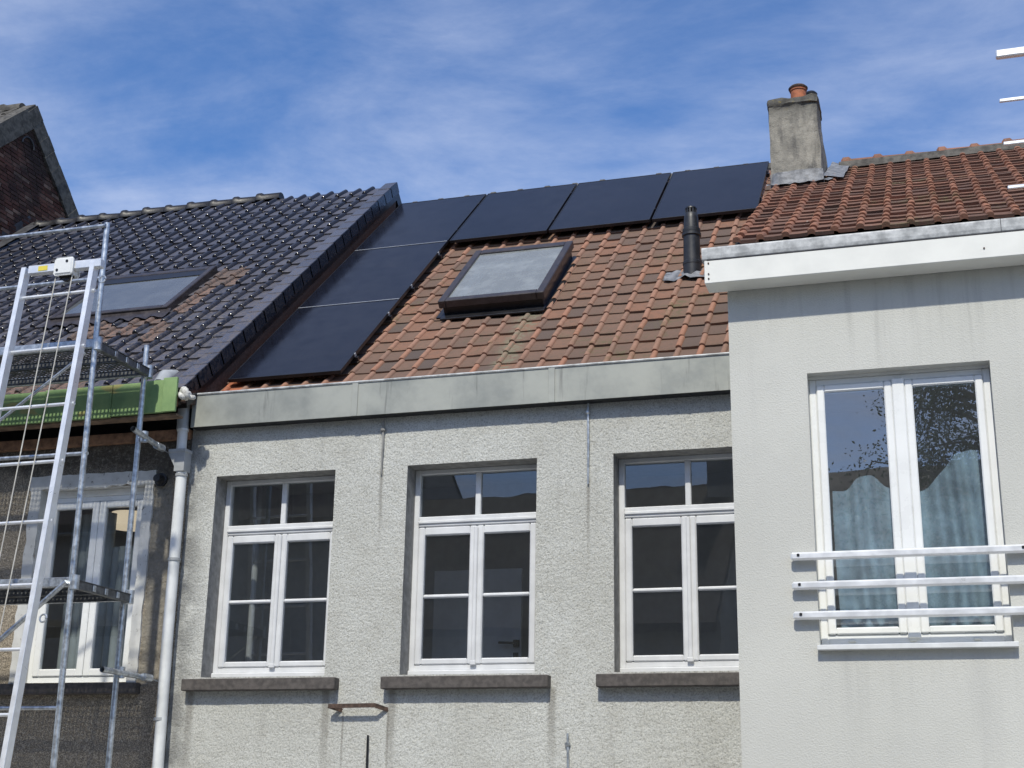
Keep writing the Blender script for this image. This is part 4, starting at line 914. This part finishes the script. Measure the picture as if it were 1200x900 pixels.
MB().box(-6.80, -1.8385, 4.115, -6.715, -1.8355, 4.155).build('sticker', 'yellow_sticker', lad)
for x0_, x1_ in ((-6.632, -6.622), (-6.478, -6.505)): MB().tube([lp(x0_, 4.07, -.01), lp(x1_-.0, .3, -.01), lp(x1_, GZ+.3, -.01)], .0045, 6).build('rope', 'rope', lad)
MB().tube([lp(-6.19+.028*math.cos(a), 3.985+.028*math.sin(a), -.01) for a in np.linspace(0, 6.0, 14)], .007, 6).build('eye_bolt', 'galvanised', lad, 50)
MB().tube([lp(-6.155+.028*math.cos(a), 1.27+.028*math.sin(a), -.01) for a in np.linspace(0, 6.0, 14)], .007, 6).build('eye_bolt', 'galvanised', lad, 50)

# ================================================================ the other side of the street (seen only in the panes)
def opposite(label, x0, x1, zr, ys, mat):
    h = thing('terraced_house', label, 'house', ((x0+x1)/2, ys+.1, GZ), 'houses across the street')
    ez = zr-3.2; mb = MB()
    wins = [(x0+.8+k*1.9, x0+1.9+k*1.9, z0_, z0_+1.7) for k in range(int((x1-x0-.8)/1.9)) for z0_ in ((GZ+4.0, 0)[0], )]
    for a, b, c, d in cells((x0, x1, GZ, ez), wins): mb.add([(a, ys, c), (b, ys, c), (b, ys, d), (a, ys, d)], [(0, 1, 2, 3)])
    mb.prism([(ys-.3, GZ), (ys-9, GZ), (ys-9, ez), (ys-4.0, zr-.1), (ys-.3, ez)], x0, x1); mb.build('wall', mat, h)
    MB().prism([(ys+.3, ez-.1), (ys-4, zr), (ys-9.3, ez-.1), (ys-9.3, ez-.25), (ys-4, zr-.15), (ys+.3, ez-.25)], x0, x1).build('roof', 'far_roof', h)
    MB().box(x1-.7, ys-4.3, zr-.4, x1-.2, ys-3.6, zr+.7).build('chimney', 'far_render', h)
    for a, b, c, d in wins:
        wf = frame_ring(MB(), a, b, c, d, ys-.12, ys-.06, .07, .07, .07, .07).build('window', 'white_paint', h); pane(wf, a+.07, b-.07, c+.07, d-.07, ys-.1)
opposite('tall house across the street mirrored in the left windows', -24, -10.4, 8.4, -12.0, 'far_render')
opposite('low house across the street mirrored in the middle window', -10.35, -3.6, 6.3, -12.0, 'far_render')
opposite('house set back behind the leafy tree across the street', -3.5, 8.0, 7.7, -20.5, 'far_render')
tree = thing('birch_tree', 'tall leafy tree across the street mirrored in the right house window', 'tree', (1.15, -17, GZ))
tk = MB(); random.seed(5)
tk.tube([(1.15, -17, GZ), (1.2, -17, 1), (1.05, -17.1, 5), (1.2, -17, 9.6)], [.28, .22, .14, .03], 10)
tips = []
for k in range(190):
    z = -1.4+10.2*random.random(); a = random.uniform(0, 6.283); L_ = (.9+2.2*random.random())*(1-.06*(z-1.5)); p0 = Vector((1.15, -17, z)); d = Vector((math.cos(a), math.sin(a), .35))
    p1 = p0+d*L_*.6; p2 = p0+d*L_+Vector((0, 0, -.22)); p3 = p2+Vector((math.cos(a)*.4, math.sin(a)*.4, -.9)); tk.tube([p0, p1, p2, p3], [.05, .03, .015, .006], 5); tips += [p1, p2, (p2+p3)/2, p3]
tk.build('trunk', 'bark', tree)
n = 85000; P = np.array([list(p) for p in tips]); c = P[rng.integers(0, len(P), n)]+rng.normal(0, .24, (n, 3))*np.array([1, 1, .9])
A = rng.normal(0, 1, (n, 3)); A /= np.linalg.norm(A, axis=1, keepdims=True); B = np.cross(A, rng.normal(0, 1, (n, 3))); B /= np.linalg.norm(B, axis=1, keepdims=True)
s_ = rng.uniform(.024, .046, (n, 1)); V = np.stack([c-A*s_, c+B*s_*.5, c+A*s_, c-B*s_*.5], 1).reshape(-1, 3)
me = bpy.data.meshes.new('crown'); me.from_pydata(V.tolist(), [], [(4*i, 4*i+1, 4*i+2, 4*i+3) for i in range(n)]); me.materials.append(M['leaf']); link('crown', me, tree)
